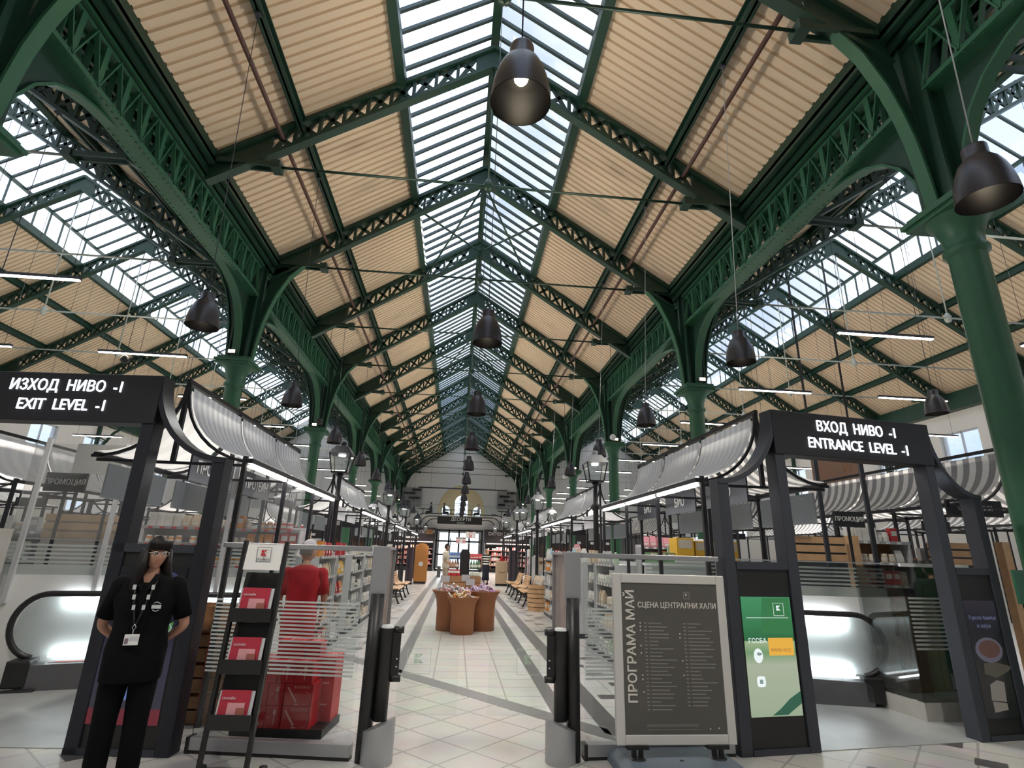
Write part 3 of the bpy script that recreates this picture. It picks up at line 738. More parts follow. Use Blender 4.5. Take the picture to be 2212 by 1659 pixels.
# ------------------------------------------------------------------ glass barriers
def barrier(name,p,q,label,h=1.62,z0=.60,z1=1.20,n=19,vert=True):
    p=Vector((*p,0));q=Vector((*q,0));L=(q-p).length;a=math.atan2(q.y-p.y,q.x-p.x)
    t=empty(name,p,a,label,'glass barrier')
    g=MB();g.box(.02,L-.02,-.006,.006,.10,h);g.build('glass_panel',GLASS,t)
    s=MB();dz=(z1-z0)/n
    for i in range(n):s.box(.03,L-.05,-.009,-.0065,z0+i*dz,z0+i*dz+dz*.5)
    s.build('frosted_band',FROST,t)
    r=MB();r.box(0,L,-.022,.022,h,h+.045);r.build('top_rail',GREY,t,bevel=.004)
    b=MB();b.box(0,L,-.045,.045,.025,.115);b.build('base_channel',GREY,t,bevel=.004)
    k=MB();k.box(0,L,-.04,.04,0,.025);k.box(-.0,.03,-.05,.05,0,.12);k.build('plinth',RUBBER,t)
    return t
barrier('glass_barrier',(-2.36,5.36),(-1.0,5.16),'glass barrier with frosted stripes, left of the gate in front of the red boxes')
barrier('glass_barrier',(.93,5.16),(2.30,5.24),'glass barrier with frosted stripes behind the programme poster')
# ------------------------------------------------------------------ programme poster on a weighted stand
def poster():
    t=empty('poster_stand',(1.14,4.86,0),math.radians(.8),'grey programme poster in a silver frame on a wheeled base','poster stand')
    f=MB()
    W=1.02;z0=.19;z1=1.50
    for x in(0,W-.075):f.box(x,x+.075,-.012,.03,z0,z1)
    for z in(z0,z1-.075):f.box(.075,W-.075,-.012,.03,z,z+.075)
    f.build('frame',mat('silver_frame',(.62,.61,.59),.4,.3,.03),t,bevel=.006)
    p=MB();p.box(.07,W-.07,-.004,.012,z0+.06,z1-.06);p.build('printed_sheet',mat('poster_grey',(.085,.082,.075),.42,0,.12,2.5),t)
    pl=mat('poster_print',(.62,.60,.56),.6);pd=mat('poster_small_print',(.21,.205,.195),.6)
    text_obj('title','СЦЕНА ЦЕНТРАЛНИ ХАЛИ',.062,pl,t,(.575,-.006,1.245),ext=.001,sx=.88,bold=.012)
    text_obj('title','ПРОГРАМА МАЙ',.105,pl,t,(.155,-.006,.93),rot=(math.pi/2,-math.pi/2,0),ext=.001,sx=1.02,bold=.018)
    kmark(t,.665,-.005,1.33,.052,pl,pl,.001)
    l=MB();random.seed(3)
    for c,(x,n0) in enumerate(((.25,24),(.60,23))):
        for i in range(n0):
            z=1.10-i*.0285
            l.box(x+.02,x+.042,-.0055,-.0045,z-.004,z+.006)
            l.box(x+.06,x+.06+random.uniform(.07,.24),-.0055,-.0045,z-.0035,z+.0045)
    for z in(.325,.335,.30):l.box(.26,.70,-.0055,-.0045,z-.002,z+.002)
    l.build('listing',pd,t)
    d=MB()
    for x,z in((.235,1.103),(.235,1.075),(.235,1.046),(.585,1.02),(.585,.99),(.235,.925),(.235,.868),(.595,.81),(.24,.70),(.24,.67),(.245,.575),(.6,.70),(.80,.305),(.875,.31)):
        d.prism(el(x,z,.006,.006,10),-.0055,-.0045)
    d.build('bullet',pl,t)
    b=MB();b.prism([(-.01,0),(1.04,0),(1.02,.055),(.96,.095),(.08,.095),(.01,.055)],-.28,.28);b.build('base',mat('base_plastic',(.12,.15,.19),.5,0,.08),t,bevel=.012)
    for x in(.17,.85):
        q=MB();q.box(x-.09,x+.09,-.03,.045,.165,.195);q.box(x-.045,x-.012,-.015,.02,.09,.17);q.box(x+.012,x+.045,-.015,.02,.09,.17);q.lathe([(.075,.09),(.06,.105),(0,.105)],(x,0,0),14)
        q.build('bracket',RUBBER,t)
    k=MB();k.lathe([(.02,.09),(.015,.102),(0,.102)],(.52,-.05,0),10);k.build('filler_cap',RUBBER,t)
poster()
# ------------------------------------------------------------------ brochure rack
def rack():
    t=empty('brochure_rack',(-1.985,4.66,0),math.radians(-3),'black brochure rack with a white sign on top, in front of the glass','rack')
    for x in(0,.335):
        p=MB();p.bar((x,.0,.03),(x,.16,1.68),.028,.04,(0,1,0));p.build('upright',RUBBER,t)
    b=MB();b.box(-.11,.44,-.22,.27,.0,.03);b.build('base_plate',CHAR,t,bevel=.004)
    for x in(-.06,.39):
        w=MB();w.lathe([(0,-.014),(.03,-.014),(.03,.014),(0,.014)],(x,.2,.05),10);w.build('wheel',RUBBER,t)
    s=MB();s.add([(.02,.125,1.455),(.315,.125,1.455),(.32,.15,1.655),(.025,.15,1.655),(.02,.135,1.455),(.315,.135,1.455),(.32,.16,1.655),(.025,.16,1.655)],[(0,1,2,3),(7,6,5,4),(0,4,5,1),(1,5,6,2),(2,6,7,3),(3,7,4,0)])
    s.build('sign_board',WHITE,t)
    kmark(t,.17,.132,1.575,.115,mat('emblem_red',(.55,.02,.03),.5),DLET,.002)
    text_obj('lettering','Kaufland',.026,DLET,t,(.17,.128,1.54),ext=.001)
    for i,z in enumerate((1.10,.74,.38)):
        y=.02+.10*z
        q=MB();q.box(.01,.325,y-.06,y+.10,z-.03,z-.015);q.box(.01,.325,y-.065,y-.055,z-.03,z+.07);q.build('tray',RUBBER,t)
        bk=MB();bk.add([(.01,y+.03,z-.02),(.325,y+.03,z-.02),(.325,y+.11,z+.33),(.01,y+.11,z+.33)],[(0,1,2,3)]);bk.build('tray_back',RUBBER,t)
    return t
RK=rack()
redm=mat('brochure_red',(.42,.03,.055),.35);pinkm=mat('brochure_pink',(.62,.30,.33),.4);papm=mat('paper_white',(.62,.62,.66),.5)
for i,z in enumerate((1.10,.74,.38)):
    y=.02+.10*z
    t=empty('brochure',(0,0,0),0,'red brochure with a photo collage on the %s tray of the black rack'%('top','middle','bottom')[i],'brochure','brochures on the rack')
    R=Matrix.Rotation(RK.rotation_euler.z,4,'Z');t.location=RK.location+R@Vector((.165,y-.04,z-.012));t.rotation_euler=RK.rotation_euler
    def sh(name,x0,x1,z0,z1,m,d):
        o=MB();f=lambda zz:zz*.2+d;o.add([(x0,f(z0),z0),(x1,f(z0),z0),(x1,f(z1),z1),(x0,f(z1),z1),(x0,f(z0)+.006,z0),(x1,f(z0)+.006,z0),(x1,f(z1)+.006,z1),(x0,f(z1)+.006,z1)],[(0,1,2,3),(7,6,5,4),(0,4,5,1),(1,5,6,2),(2,6,7,3),(3,7,4,0)]);return o.build(name,m,t)
    sh('page_stack',-.13,.13,.0,.225,papm,.008);sh('cover',-.115,.105,.0,.23,redm,0)
    sh('cover_picture',-.05,.075,.03,.15,pinkm,-.0062);sh('cover_picture',.02,.085,.055,.12,mat('brochure_brown',(.30,.10,.08),.5),-.0125);sh('strip_line',-.07,.09,.012,.02,papm,-.0125)
    sh('ribbon',-.03,.05,-.02,.012,papm,-.012)
    text_obj('lettering','ОНЛАЙН',.022,papm,t,(-.05,.2*.175-.008,.178),rot=(math.pi/2-.2,0,0),ext=.0008)
# ------------------------------------------------------------------ red gift boxes stacked behind the glass
def gift_box(w,d,h,kind):
    m=MB();m.box(-w/2,w/2,-d/2,d/2,0,h)
    m.mat(1)
    y=-d/2-.0012
    if kind=='spoon':
        m.prism(el(.012,h*.72,.016,.024,12),y,y+.001);m.prism([(.006,h*.15),(.012,h*.15),(.017,h*.62),(.009,h*.62)],y,y+.001);m.prism([(-.05,h*.42),(-.02,h*.5),(-.02,h*.54),(-.05,h*.46)],y,y+.001)
    elif kind=='text':m.box(-w*.33,w*.33,y,y+.001,h*.74,h*.80)
    else:
        m.prism([(-w*.42,h*.82),(-w*.36,h*.84),(-w*.02,h*.2),(-w*.08,h*.14)],y,y+.001);m.prism([(-w*.12,h*.12),(w*.0,h*.10),(w*.05,h*.05),(-w*.08,h*.04)],y,y+.001)
        A=arc(w*.22,h*.36,w*.2,h*.3,-100,80,12);B=arc(w*.22,h*.36,w*.19,h*.28,-100,80,12);m.strip([(a,y,b) for a,b in A],[(a,y,b) for a,b in B])
    m.box(-w*.12,-w*.02,-d*.42,d*.35,h,h+.001);m.box(w*.12,w*.16,-d*.42,d*.35,h,h+.001)
    return m
PINK=mat('card_pink',(.72,.34,.34),.5)
pal=empty('low_pedestal',(-1.74,5.96,0),math.radians(-6),'low black base under the red gift boxes','pedestal')
m=MB();m.box(-.42,.42,-.26,.26,0,.07);m.build('tray',RUBBER,pal)
Rp=Matrix.Rotation(math.radians(-6),4,'Z');gn=0
def put(x,y,z,w,d,h,kind,label):
    global gn
    me=gift_box(w,d,h,kind);o=me.build('gift_box',[RED,PINK],None,label,'box','red gift boxes behind the glass')
    o.location=Vector((-1.74,5.96,.07))+Rp@Vector((x,y,z));o.rotation_euler=(0,0,math.radians(-6));gn+=1
    if kind=='wide':text_obj('lettering','RUCKANO',.03,PINK,o,(.03,-d/2-.001,h*.84),ext=.0006)
cols=['leftmost','second','third','fourth']
bw=.145;bh=.185
for L in range(2):
    for c in range(3):
        put(-.335+c*bw,-.13,L*bh,bw-.004,.25,bh-.003,'spoon','red gift box with a spoon picture, %s of the %s front row'%(cols[c],('bottom','second')[L]))
    put(-.335+2.5*bw+.135,-.13,L*bh,.26,.25,bh-.003,'wide','wide red gift box with lettering at the right end of the %s row'%('bottom','second')[L])
for c in range(4):
    put(-.305+c*.165,-.13,2*bh,.16,.25,bh-.003,('text','text','spoon','spoon')[c],'red gift box, %s along the third row of the pile'%cols[c])
for c in range(3):
    for L in range(2):
        put(-.27+c*.27,.13,L*bh,.262,.25,bh-.003,'text','red gift box at the back of the pile, %s along the %s layer'%(cols[c],('bottom','second')[L]))
put(.32,.13,2*bh,.16,.25,bh-.003,'text','red gift box at the back right corner of the third layer')
put(-.28,.13,2*bh,.26,.24,bh*.8,'text','low red gift box at the back left of the third layer')
put(-.02,.02,3*bh,.26,.24,.15,'text','large red gift box on top of the pile')
put(.2,.0,3*bh,.12,.18,.14,'text','small red gift box on top of the pile at its right')
# ------------------------------------------------------------------ moving walkways, their plates and white parapets
def walkway(name,org,rz,L,drop,label,pw=30,flip=False):
    t=empty(name,org,rz,label,'moving walkway')        # local +x runs away from the newel, -z side going down after .9 m
    h=[];R=.30;zt=1.02
    for u,z in arc(.32,zt-R-.05,.32,R+.05,262,90,16):h.append((u,z))
    h+=[(1.0,zt),(L,zt-.02)]
    pts=[(-0+u,0,z) for u,z in h]
    hr=MB();hr.tube(pts,.034,10);hr.build('handrail',RUBBER,t)
    g=MB();poly=[(u+.02,z) for u,z in arc(.32,zt-R-.05,.29,R+.02,250,90,12)]+[(L,zt-.04),(L,.24),(.3,.24)]
    g.prism(poly,-.006,.006);g.build('balustrade',VEIL,t)
    s=MB();s.prism([(.25,0),(L,0),(L,.30),(.30,.27),(.25,.22)],-.16,.10);s.build('skirt',mat('walkway_skirt',(.14,.14,.15),.35,.5,.1),t,bevel=.006)
    n=MB();n.box(.12,.34,-.18,.10,.04,.32);n.box(.10,.45,-.22,-.16,.0,.03);n.build('newel_box',RUBBER,t,bevel=.015)
    e=MB();e.box(.4,L,.10,.115,.31,.33);e.build('added_glow_strip',emis('added_strip_glow',(.9,.97,1.),SKL),t)  # glowing strip added on the skirt to brighten the dark walkway well
    for zz,f in((.36,.35),(.93,.65)):
        ld=bpy.data.lights.new('added_parapet_fill','AREA');ld.shape='RECTANGLE';ld.size=L-.4;ld.size_y=.06;ld.energy=pw*f;ld.color=(.9,.97,1.);lo=bpy.data.objects.new('added_parapet_fill',ld);COL.objects.link(lo);lo.parent=t;lo.location=(L/2+.2,-.05 if flip else .10,zz);lo.rotation_euler=(math.radians(-84 if flip else 84),0,0)  # unseen area lamps added to light the white parapet behind
    k=MB();k.box(.5,1.25,-.163,-.10,.285,.297);k.build('warning_label',LGREY,t)
    k=MB();k.box(.55,.85,-.16,-.11,.298,.299);k.build('warning_sign',mat('warning_red',(.65,.06,.05),.5),t)
    return t
WR=walkway('moving_walkway',(5.12,6.78,0),math.radians(166),2.45,0,'moving walkway with black handrail under the entrance sign',40,True)
WL=walkway('moving_walkway',(-5.35,7.30,0),math.radians(15),2.7,0,'moving walkway with black handrail behind the person in black, under the exit sign',14)
for pts,lab in(([(3.15,5.32),(5.32,5.62),(5.16,6.95),(2.9,7.5),(2.6,6.4)],'right'),([(-5.55,5.55),(-3.15,5.42),(-2.9,6.3),(-3.0,8.2),(-5.45,7.6)],'left')):
    m=MB();m.prism([(x,y) for x,y in pts],.002,.006,'z');m.build('floor_plate',PLATE,None,'brushed steel floor plate at the foot of the %s walkway'%lab,'floor plate')
def parapet(name,p,q,label,zt=1.22,gl=True,posts=(),pm=CHAR,ph=2.7,tall=False):
    p=Vector((*p,0));q=Vector((*q,0));L=(q-p).length;a=math.atan2(q.y-p.y,q.x-p.x)
    t=empty(name,p,a,label,'parapet')
    b=MB();b.box(0,L,-.04,.04,0,zt);b.build('panel',WHITE,t)
    g=MB();g.box(0,L,-.008,.008,zt,zt+.42);g.build('glass_panel',GLASS,t)
    s=MB()
    for i in range(5):s.box(0,L,-.012,-.009,zt+.14+i*.05,zt+.165+i*.05)
    s.box(0,L,-.012,-.009,zt,zt+.12);s.build('frosted_band',FROST,t)
    r=MB();r.box(0,L,-.015,.015,zt+.42,zt+.435);r.build('top_rail',LGREY,t)
    if tall:
        h=MB();h.box(0,L,-.03,-.02,zt+.44,2.85);h.build('tall_pane',glass('haze_glass',(.93,.93,.93),.06,.10),t)  # reflected sky haze put into this added pane as a pale diffuse mix
    for x in posts:
        m=MB();m.box(x-.025,x+.025,-.09,-.04,.9,ph);m.build('post',pm,t)
    return t
parapet('white_parapet',(5.35,6.88),(2.4,7.62),'white parapet with glass and frosted lines behind the right walkway',posts=(.03,.62),ph=3.1)
parapet('white_parapet',(-5.75,7.45),(-2.5,8.25),'white parapet with glass and frosted lines behind the left walkway',posts=(.15,1.03,2.4),pm=LGREY,ph=2.9,tall=True)
# pillar edge at the far left
m=MB();m.box(-6.25,-5.62,6.6,7.3,0,1.75);m.box(-6.3,-5.57,6.55,7.35,0,.12);m.build('stone_pier',STONE,None,'grey stone pier at the left edge beside the walkway','pier')
# glass case with pallets, right of the right walkway
t=empty('glass_case',(5.02,6.20,0),math.radians(4),'glass corner case on a stone plinth beside the right walkway','glass case')
m=MB();m.box(0,.95,0,.70,0,.19);m.build('plinth',STONE,t,bevel=.006)
m=MB();m.box(.0,.95,.0,.012,.19,1.62);m.box(.0,.012,.012,.70,.19,1.62);m.build('glass_panel',GLASS,t)
m=MB()
for i in range(13):m.box(.03,.9,-.003,-.001,.72+i*.045,.742+i*.045)
m.build('frosted_band',FROST,t)
m=MB();m.box(0,.95,-.01,.02,1.62,1.66);m.box(.6,.63,0,.03,.19,1.62);m.build('top_rail',WHITE,t)
m=MB();m.box(.35,.65,-.22,-.02,.0,.15);m.build('black_floor_box',RUBBER,None,'small black box on the floor at the foot of the glass case','box',loc=(5.05,6.15,0))
for i in range(2):
    t=empty('wooden_pallet',(5.22+.34*i,6.62+.08*i,.19),math.radians(4),'upright wooden pallet in the glass case, %s one'%('left','right')[i],'pallet','pallets in the glass case')
    for j in range(3):
        m=MB();m.box(j*.105,j*.105+.09,0,.02,0,1.05);m.build('board',OAK,t)
    m=MB()
    for z in(.1,.5,.9):m.box(0,.3,.02,.09,z,z+.08)
    m.build('bearer',OAK,t)
# sign stand at the far right edge
t=empty('notice_stand',(5.55,5.72,0),math.radians(10),'black stand with a green notice, cut by the right edge','sign stand')
m=MB();m.prism([(-.1,-.3),(.5,-.3),(.5,.1),(0,.1)],.0,.02,'z');m.build('base_plate',CHAR,t)
m=MB();m.tube([(.25,-.1,.02),(.25,-.1,1.2)],.018,8);m.build('pole',RUBBER,t)
m=MB();m.box(.15,.55,-.13,-.10,1.25,1.62);m.build('notice',mat('notice_green',(.03,.16,.09),.4),t)
m=MB();m.tube([(.25,-.1,1.2),(.25,-.1,1.3)],.02,8);m.build('bracket',RUBBER,t)
t.location=(6.05,6.05,0)
# ------------------------------------------------------------------ market stalls with striped awnings
WN={0:'nearest',1:'second',2:'third',3:'fourth',4:'fifth'}
def awning_curve(s,u0,u1,zt,zb,n=10):          # u0 = ridge, u1 = eave; steep at the ridge, flat at the eave
    return [(s*(u1+(u0-u1)*math.cos(math.pi/2*i/n)),zb+(zt-zb)*(1-math.sin(math.pi/2*i/n))) for i in range(n+1)]
def make_stall(s,L,front,back,signs,led=True,cut=()):
    """local: x outward (times s), y along the aisle"""
    t=empty('market_stall',(0,0,0),0,None,'market stall')
    n=3
    for i in range(n+1):
        y=L*i/n
        for u,h in((.06,2.56),(.80,3.36),(1.56,2.56)):
            if i in cut and u>1:continue
            p=MB();p.box(s*u-.022,s*u+.022,y-.022,y+.022,2.45 if (u>.5 and i in cut) else 0,h);p.build('post',BLACK,t)
        b=MB()
        for u0,u1 in((.79,-.02),(.81,1.62)):
            c=awning_curve(s,u0,u1,3.34,2.50)
            for a,d in zip(c,c[1:]):b.bar((a[0],y,a[1]),(d[0],y,d[1]),.03,.03,(0,1,0))
        b.bar((s*.06,y,2.46),(s*1.56,y,2.46),.025,.03)
        b.build('rib',BLACK,t)
    r=MB();r.box(s*.78,s*.82,-.03,L+.03,3.34,3.39);r.build('ridge_rail',BLACK,t)
    for u in(.0,1.56):
        r=MB();r.box(s*u-.03,s*u+.03,-.03,L+.03,2.485,2.535);r.build('eave_rail',BLACK,t)
    for i in range(n):
        ya,yb=L*i/n+.035,L*(i+1)/n-.035
        for u0,u1,m in((.76,.0,front),(.84,1.6,back)):
            c=awning_curve(s,u0,u1,3.30,2.56);k=12
            w=MB();rows=[]
            for j in range(k+1):
                y=ya+(yb-ya)*j/k;sag=-.02*math.sin(math.pi*j/k)
                rows.append([(x,y,z+sag*math.sin(math.pi*q/10)) for q,(x,z) in enumerate(c)])
            for a,d in zip(rows,rows[1:]):w.strip(a,d,True)
            # turned hem under the eave rail
            e=c[-1];w.strip([(e[0],ya,e[1]),(e[0],yb,e[1])],[(e[0]-s*.01,ya,e[1]-.07),(e[0]-s*.01,yb,e[1]-.07)])
            w.build('awning',m,t)
        if led:
            e=MB();e.box(s*.04-.02,s*.04+.02,ya+.05,yb-.05,2.455,2.478);e.build('led_strip',TUBEW,t)
        if signs and signs[i] is not None:
            tx=signs[i];b=MB();b.box(s*.68,s*.70,ya+.12,yb-.12,2.30,2.62)
            o=b.build('sign_board',CHAR if tx else LGREY,t)
            if tx:text_obj('lettering',tx,.19,WLET,o,(s*.677,(ya+yb)/2,2.46),rot=(math.pi/2,0,-s*math.pi/2),ext=.002,sx=.95,bold=.015)
            q=MB();q.box(s*1.5,s*1.52,ya+.1,yb-.1,2.08,2.44);q.build('hanging_board',mat('blue_grey_board',(.34,.38,.41),.55),t)
    return t
def place_stall(t,x,y,lab):
    t.location=(x,y,0);t['label']=lab;t['group']='awning stalls';return t
ml=make_stall(-1,4.35,AWN,AWNP,['ПРОТЕИН','ПРОТЕИН','БЕЗ ЗАХАР'],cut=(0,1));place_stall(ml,-2.5,6.0,'awning stall with grey and white stripes, nearest on the left of the aisle')
mr=make_stall(1,4.35,AWNR,AWNW,['БИО','БИО','БИО'],cut=(0,));place_stall(mr,2.5,6.0,'awning stall with grey and white stripes, nearest on the right of the aisle')
fl=make_stall(-1,4.35,AWNP,AWNP,['','','']);place_stall(fl,-2.5,13.4,'pale awning stall, second on the left of the aisle')
fr=make_stall(1,4.35,AWNP,AWNP,['','','']);place_stall(fr,2.5,13.4,'pale awning stall, second on the right of the aisle')
for i,y in enumerate((20.8,28.2)):
    dup(fl,(-2.5,y,0),label='pale awning stall, %s on the left of the aisle'%WN[i+2]);dup(fr,(2.5,y,0),label='pale awning stall, %s on the right of the aisle'%WN[i+2])
# rows out in the side halls
sr=make_stall(1,4.35,AWNW,AWNW,None,False);place_stall(sr,7.1,7.2,'boldly striped awning stall in the right hall, nearest to the entrance portal')
sl=make_stall(-1,4.35,AWNP,AWNP,None,False);place_stall(sl,-7.3,9.4,'white awning stall in the left hall, nearest to the exit portal')
for i,(x,y) in enumerate(((7.1,14.0),(7.1,21.0),(11.6,10.4),(11.6,17.4))):
    dup(sr,(x,y,0),label='boldly striped awning stall in the right hall, %s beyond the portal'%('second','third','outer row first','outer row second')[i])
for i,(x,y) in enumerate(((-7.3,16.2),(-7.3,23.2),(-11.8,12.6),(-11.8,19.6))):
    dup(sl,(x,y,0),label='white awning stall in the left hall, %s beyond the portal'%('second','third','outer row first','outer row second')[i])
# ------------------------------------------------------------------ shelf units and the goods on them
PAL={'white':(.74,.73,.70),'grey':(.42,.43,.44),'red':(.48,.03,.04),'pink':(.70,.30,.36),'yellow':(.72,.42,.04),'orange':(.66,.24,.03),'brown':(.24,.11,.06),
 'green':(.10,.24,.09),'pale green':(.45,.55,.42),'blue':(.06,.16,.42),'pale blue':(.38,.58,.70),'purple':(.26,.08,.30),'beige':(.62,.50,.36),'black':(.03,.03,.03)}
PM={k:mat('pack_'+k.replace(' ','_'),v,.42,0,.10,14.) for k,v in PAL.items()}
LABM=mat('pack_label',(.66,.64,.60),.5,0,.25,30.)
GM={}
def goods(kind,col):
    if (kind,col) in GM:return GM[kind,col]
    m=MB()
    if kind=='carton':
        m.box(-.055,.055,-.04,.04,0,.20);m.mat(1).box(-.045,.045,-.0415,-.040,.09,.16)
    elif kind=='pouch':
        P=[]
        for z,w,d in((0,.055,.034),(.03,.06,.04),(.09,.058,.036),(.15,.055,.016),(.185,.056,.003)):P.append([(-w,-d,z),(w,-d,z),(w,d,z),(-w,d,z)])
        for a,b in zip(P,P[1:]):m.add(a+b,[(0,1,5,4),(1,2,6,5),(2,3,7,6),(3,0,4,7)])
        m.add(P[0],[(3,2,1,0)]);m.mat(1).add([(-.04,-.041,.04),(.04,-.041,.04),(.04,-.034,.10),(-.04,-.034,.10)],[(0,1,2,3)])
    elif kind=='bottle':
        m.lathe([(0,0),(.036,0),(.038,.02),(.038,.13),(.030,.165),(.014,.20),(.014,.225)],n=10);m.mat(1).lathe([(.0385,.04),(.0385,.11)],n=10);m.lathe([(.016,.222),(.016,.245),(0,.246)],n=10)
    elif kind=='jar':
        m.lathe([(0,0),(.044,0),(.047,.015),(.047,.085),(.038,.10)],n=12);m.mat(1).lathe([(.041,.10),(.041,.122),(0,.123)],n=12);m.lathe([(.0475,.03),(.0475,.07)],n=12)
    else:
        m.lathe([(0,0),(.036,0),(.037,.005),(.037,.105),(.034,.11),(0,.11)],n=10);m.mat(1).lathe([(.0375,.03),(.0375,.08)],n=10)
    GM[kind,col]=m.mesh(kind,[PM[col],LABM]);return GM[kind,col]
WID={'carton':.118,'pouch':.128,'bottle':.085,'jar':.102,'can':.082}
CNT={}
SH=['floor-level','lower','middle','upper','top']
def gondola(name,loc,rz,L,levels,cols,kinds,label,phrase,depth=.42,mx=40,end=False,tagm=WHITE,sc=1.0,fill=.93,back=True):
    """local x along the front, front faces -y, shelves at the given heights"""
    t=empty(name,loc,rz,label,'shelf unit')
    H=levels[-1]+.06
    b=MB();b.box(0,L,0,depth,.0,.09);b.build('base',CHAR,t)
    if back:
        b=MB();b.box(0,L,depth-.03,depth,.09,H);b.build('back_panel',LGREY if not end else WOODD,t)
    for x in(0,L-.03):
        u=MB();u.box(x,x+.03,.02,depth-.03,.09,levels[-1]);u.build('side_panel',LGREY,t)
    for z in levels:
        p=MB();p.box(.03,L-.03,.0,depth-.03,z-.02,z);q=p.build('shelf',WHITE,t)
        r=MB();r.box(.0,L,-.014,.0,z-.035,z+.012);r.mat(1)
        x=.1
        while x<L-.1:
            r.box(x,x+.07,-.016,-.014,z-.03,z+.004);x+=.19
        r.build('price_rail',[GREY,tagm],q)
    R=Matrix.Rotation(rz,4,'Z')
    for li,z in enumerate(levels):
        x=.06;n=0
        while x<L-.12 and n<mx:
            run=random.randint(2,5);k=random.choice(kinds);c=random.choice(cols)
            for _ in range(run):
                w=WID[k]*sc
                if x+w>L-.04:x=L;break
                if random.random()<fill:
                    kk=k if CNT.get(k,0)<298 else next((q for q in WID if CNT.get(q,0)<298),None)
                    if kk is None:return t
                    CNT[kk]=CNT.get(kk,0)+1
                    o=bpy.data.objects.new(kk,goods(kk,c));COL.objects.link(o)
                    o.location=Vector(loc)+R@Vector((x+w/2,.06+random.uniform(0,.03),z+.0005));o.rotation_euler=(0,0,rz+random.uniform(-.12,.12));s_=sc*random.uniform(.94,1.06);o.scale=(sc*.97,sc*.97,s_)
                    lb='%s %s on the %s shelf of %s'%(c,kk,SH[min(4,li+5-len(levels))],phrase)
                    o['label']=lb;o['category']=kk;o['group']='%s %ss, %s shelf of %s'%(c,kk,SH[min(4,li+5-len(levels))],phrase)
                    n+=1
                x+=w
    return t
HP=math.pi/2
LV=[.12,.48,.84,1.18,1.50]
warm=['red','brown','beige','orange','white','yellow'];cool=['white','grey','pale green','beige','pale blue','white'];mixd=['white','pink','red','beige','grey','pale blue','orange']
for yy,L,lb,ph,cl,kd in((10.25,1.25,'shelf unit right of the aisle, first one behind the poster glass','the first right unit',cool,['pouch','carton','jar']),
    (10.95,.55,'narrow shelf unit right of the aisle before the first lamp post','the narrow right unit',cool,['carton','jar']),
    (13.3,1.5,'shelf unit right of the aisle just past the first lamp post','the right unit past the lamp',mixd,['pouch','pouch','bottle']),
    (14.78,1.3,'shelf unit right of the aisle under the second awning, nearest bay','the near bay right',mixd,['pouch','carton']),
    (16.23,1.3,'shelf unit right of the aisle under the second awning, middle bay','the middle bay right',mixd,['pouch','bottle','carton'])):
    gondola('shelf_unit',(2.34,yy,0),-HP,L,LV,cl,kd,lb,ph,sc=1.15,mx=14)
for yy,L,lb,ph,cl,kd in((9.0,1.25,'shelf unit left of the aisle beside the person in red','the left unit by the red shirt',warm,['pouch','pouch','carton']),
    (10.45,.7,'narrow shelf unit left of the aisle before the first lamp post','the narrow left unit',warm,['pouch','carton']),
    (11.8,1.5,'shelf unit left of the aisle just past the first lamp post','the left unit past the lamp',['grey','white','beige','black'],['carton','jar','can']),
    (13.5,1.3,'shelf unit left of the aisle under the second awning, nearest bay','the near bay left',['grey','white','beige'],['carton','jar','can']),
    (14.95,1.3,'shelf unit left of the aisle under the second awning, middle bay','the middle bay left',['grey','white','beige','black'],['carton','can'])):
    gondola('shelf_unit',(-2.34,yy,0),HP,L,LV,cl,kd,lb,ph,sc=1.15,mx=14)
gondola('shelf_unit',(-2.66,20.9,0),HP,1.3,LV,['white','grey','beige'],['carton','pouch'],'shelf unit left of the aisle behind the bench','the left unit past the bench',mx=16,sc=1.5)
gondola('shelf_unit',(2.66,23.6,0),-HP,1.3,LV,['white','pink','pale blue','beige'],['carton','pouch'],'shelf unit right of the aisle behind the benches','the right unit past the benches',mx=16,sc=1.5)
# units facing the entrance, out in the side halls
gondola('shelf_unit',(5.95,8.3,0),0,1.1,[.55,.95,1.32,1.66,1.98],['red','red','white','pink','beige'],['carton','pouch','jar'],'shelf unit of red packets facing the entrance portal','the red goods unit',mx=18,end=True,tagm=WHITE,sc=1.1)
gondola('shelf_unit',(7.25,9.0,0),0,1.35,[.5,.9,1.3,1.7],['red','pink','white','orange'],['carton','can'],'shelf unit of red packets right of the slatted unit, by the column','the unit by the right column',mx=16,end=True,sc=1.1)
gondola('shelf_unit',(3.2,8.95,0),-.06,1.4,[.6,1.0,1.35,1.62],['white','pale green','grey','red'],['carton','jar','pouch'],'low shelf unit behind the left bay of the entrance portal','the unit behind the portal bay',mx=12,sc=1.2)
gondola('shelf_unit',(4.6,10.2,0),0,1.2,[.5,.95,1.35],['red','pink','white'],['carton','jar'],'small shelf unit behind the right walkway parapet','the unit behind the parapet',mx=10,sc=1.2)
gondola('shelf_unit',(-8.3,9.6,0),0,2.3,[.5,.95,1.35,1.75],['white','grey','beige','pink'],['jar','can','carton'],'shelf unit at the left edge below the exit sign','the unit at the left edge',mx=18,sc=1.2)
gondola('shelf_unit',(-5.55,9.9,0),0,2.6,[.5,.95,1.3,1.62,1.9],['red','white','orange','pink','beige'],['carton','jar','pouch'],'shelf unit with red rails below the exit sign','the unit below the exit sign',mx=18,tagm=RED,sc=1.15)
gondola('shelf_unit',(-4.9,12.6,0),0,1.5,[.6,1.0,1.4,1.75],['pale blue','blue','white','red'],['bottle','bottle','carton'],'shelf unit of blue bottles behind the left stall','the blue bottle unit',mx=14,sc=1.5)
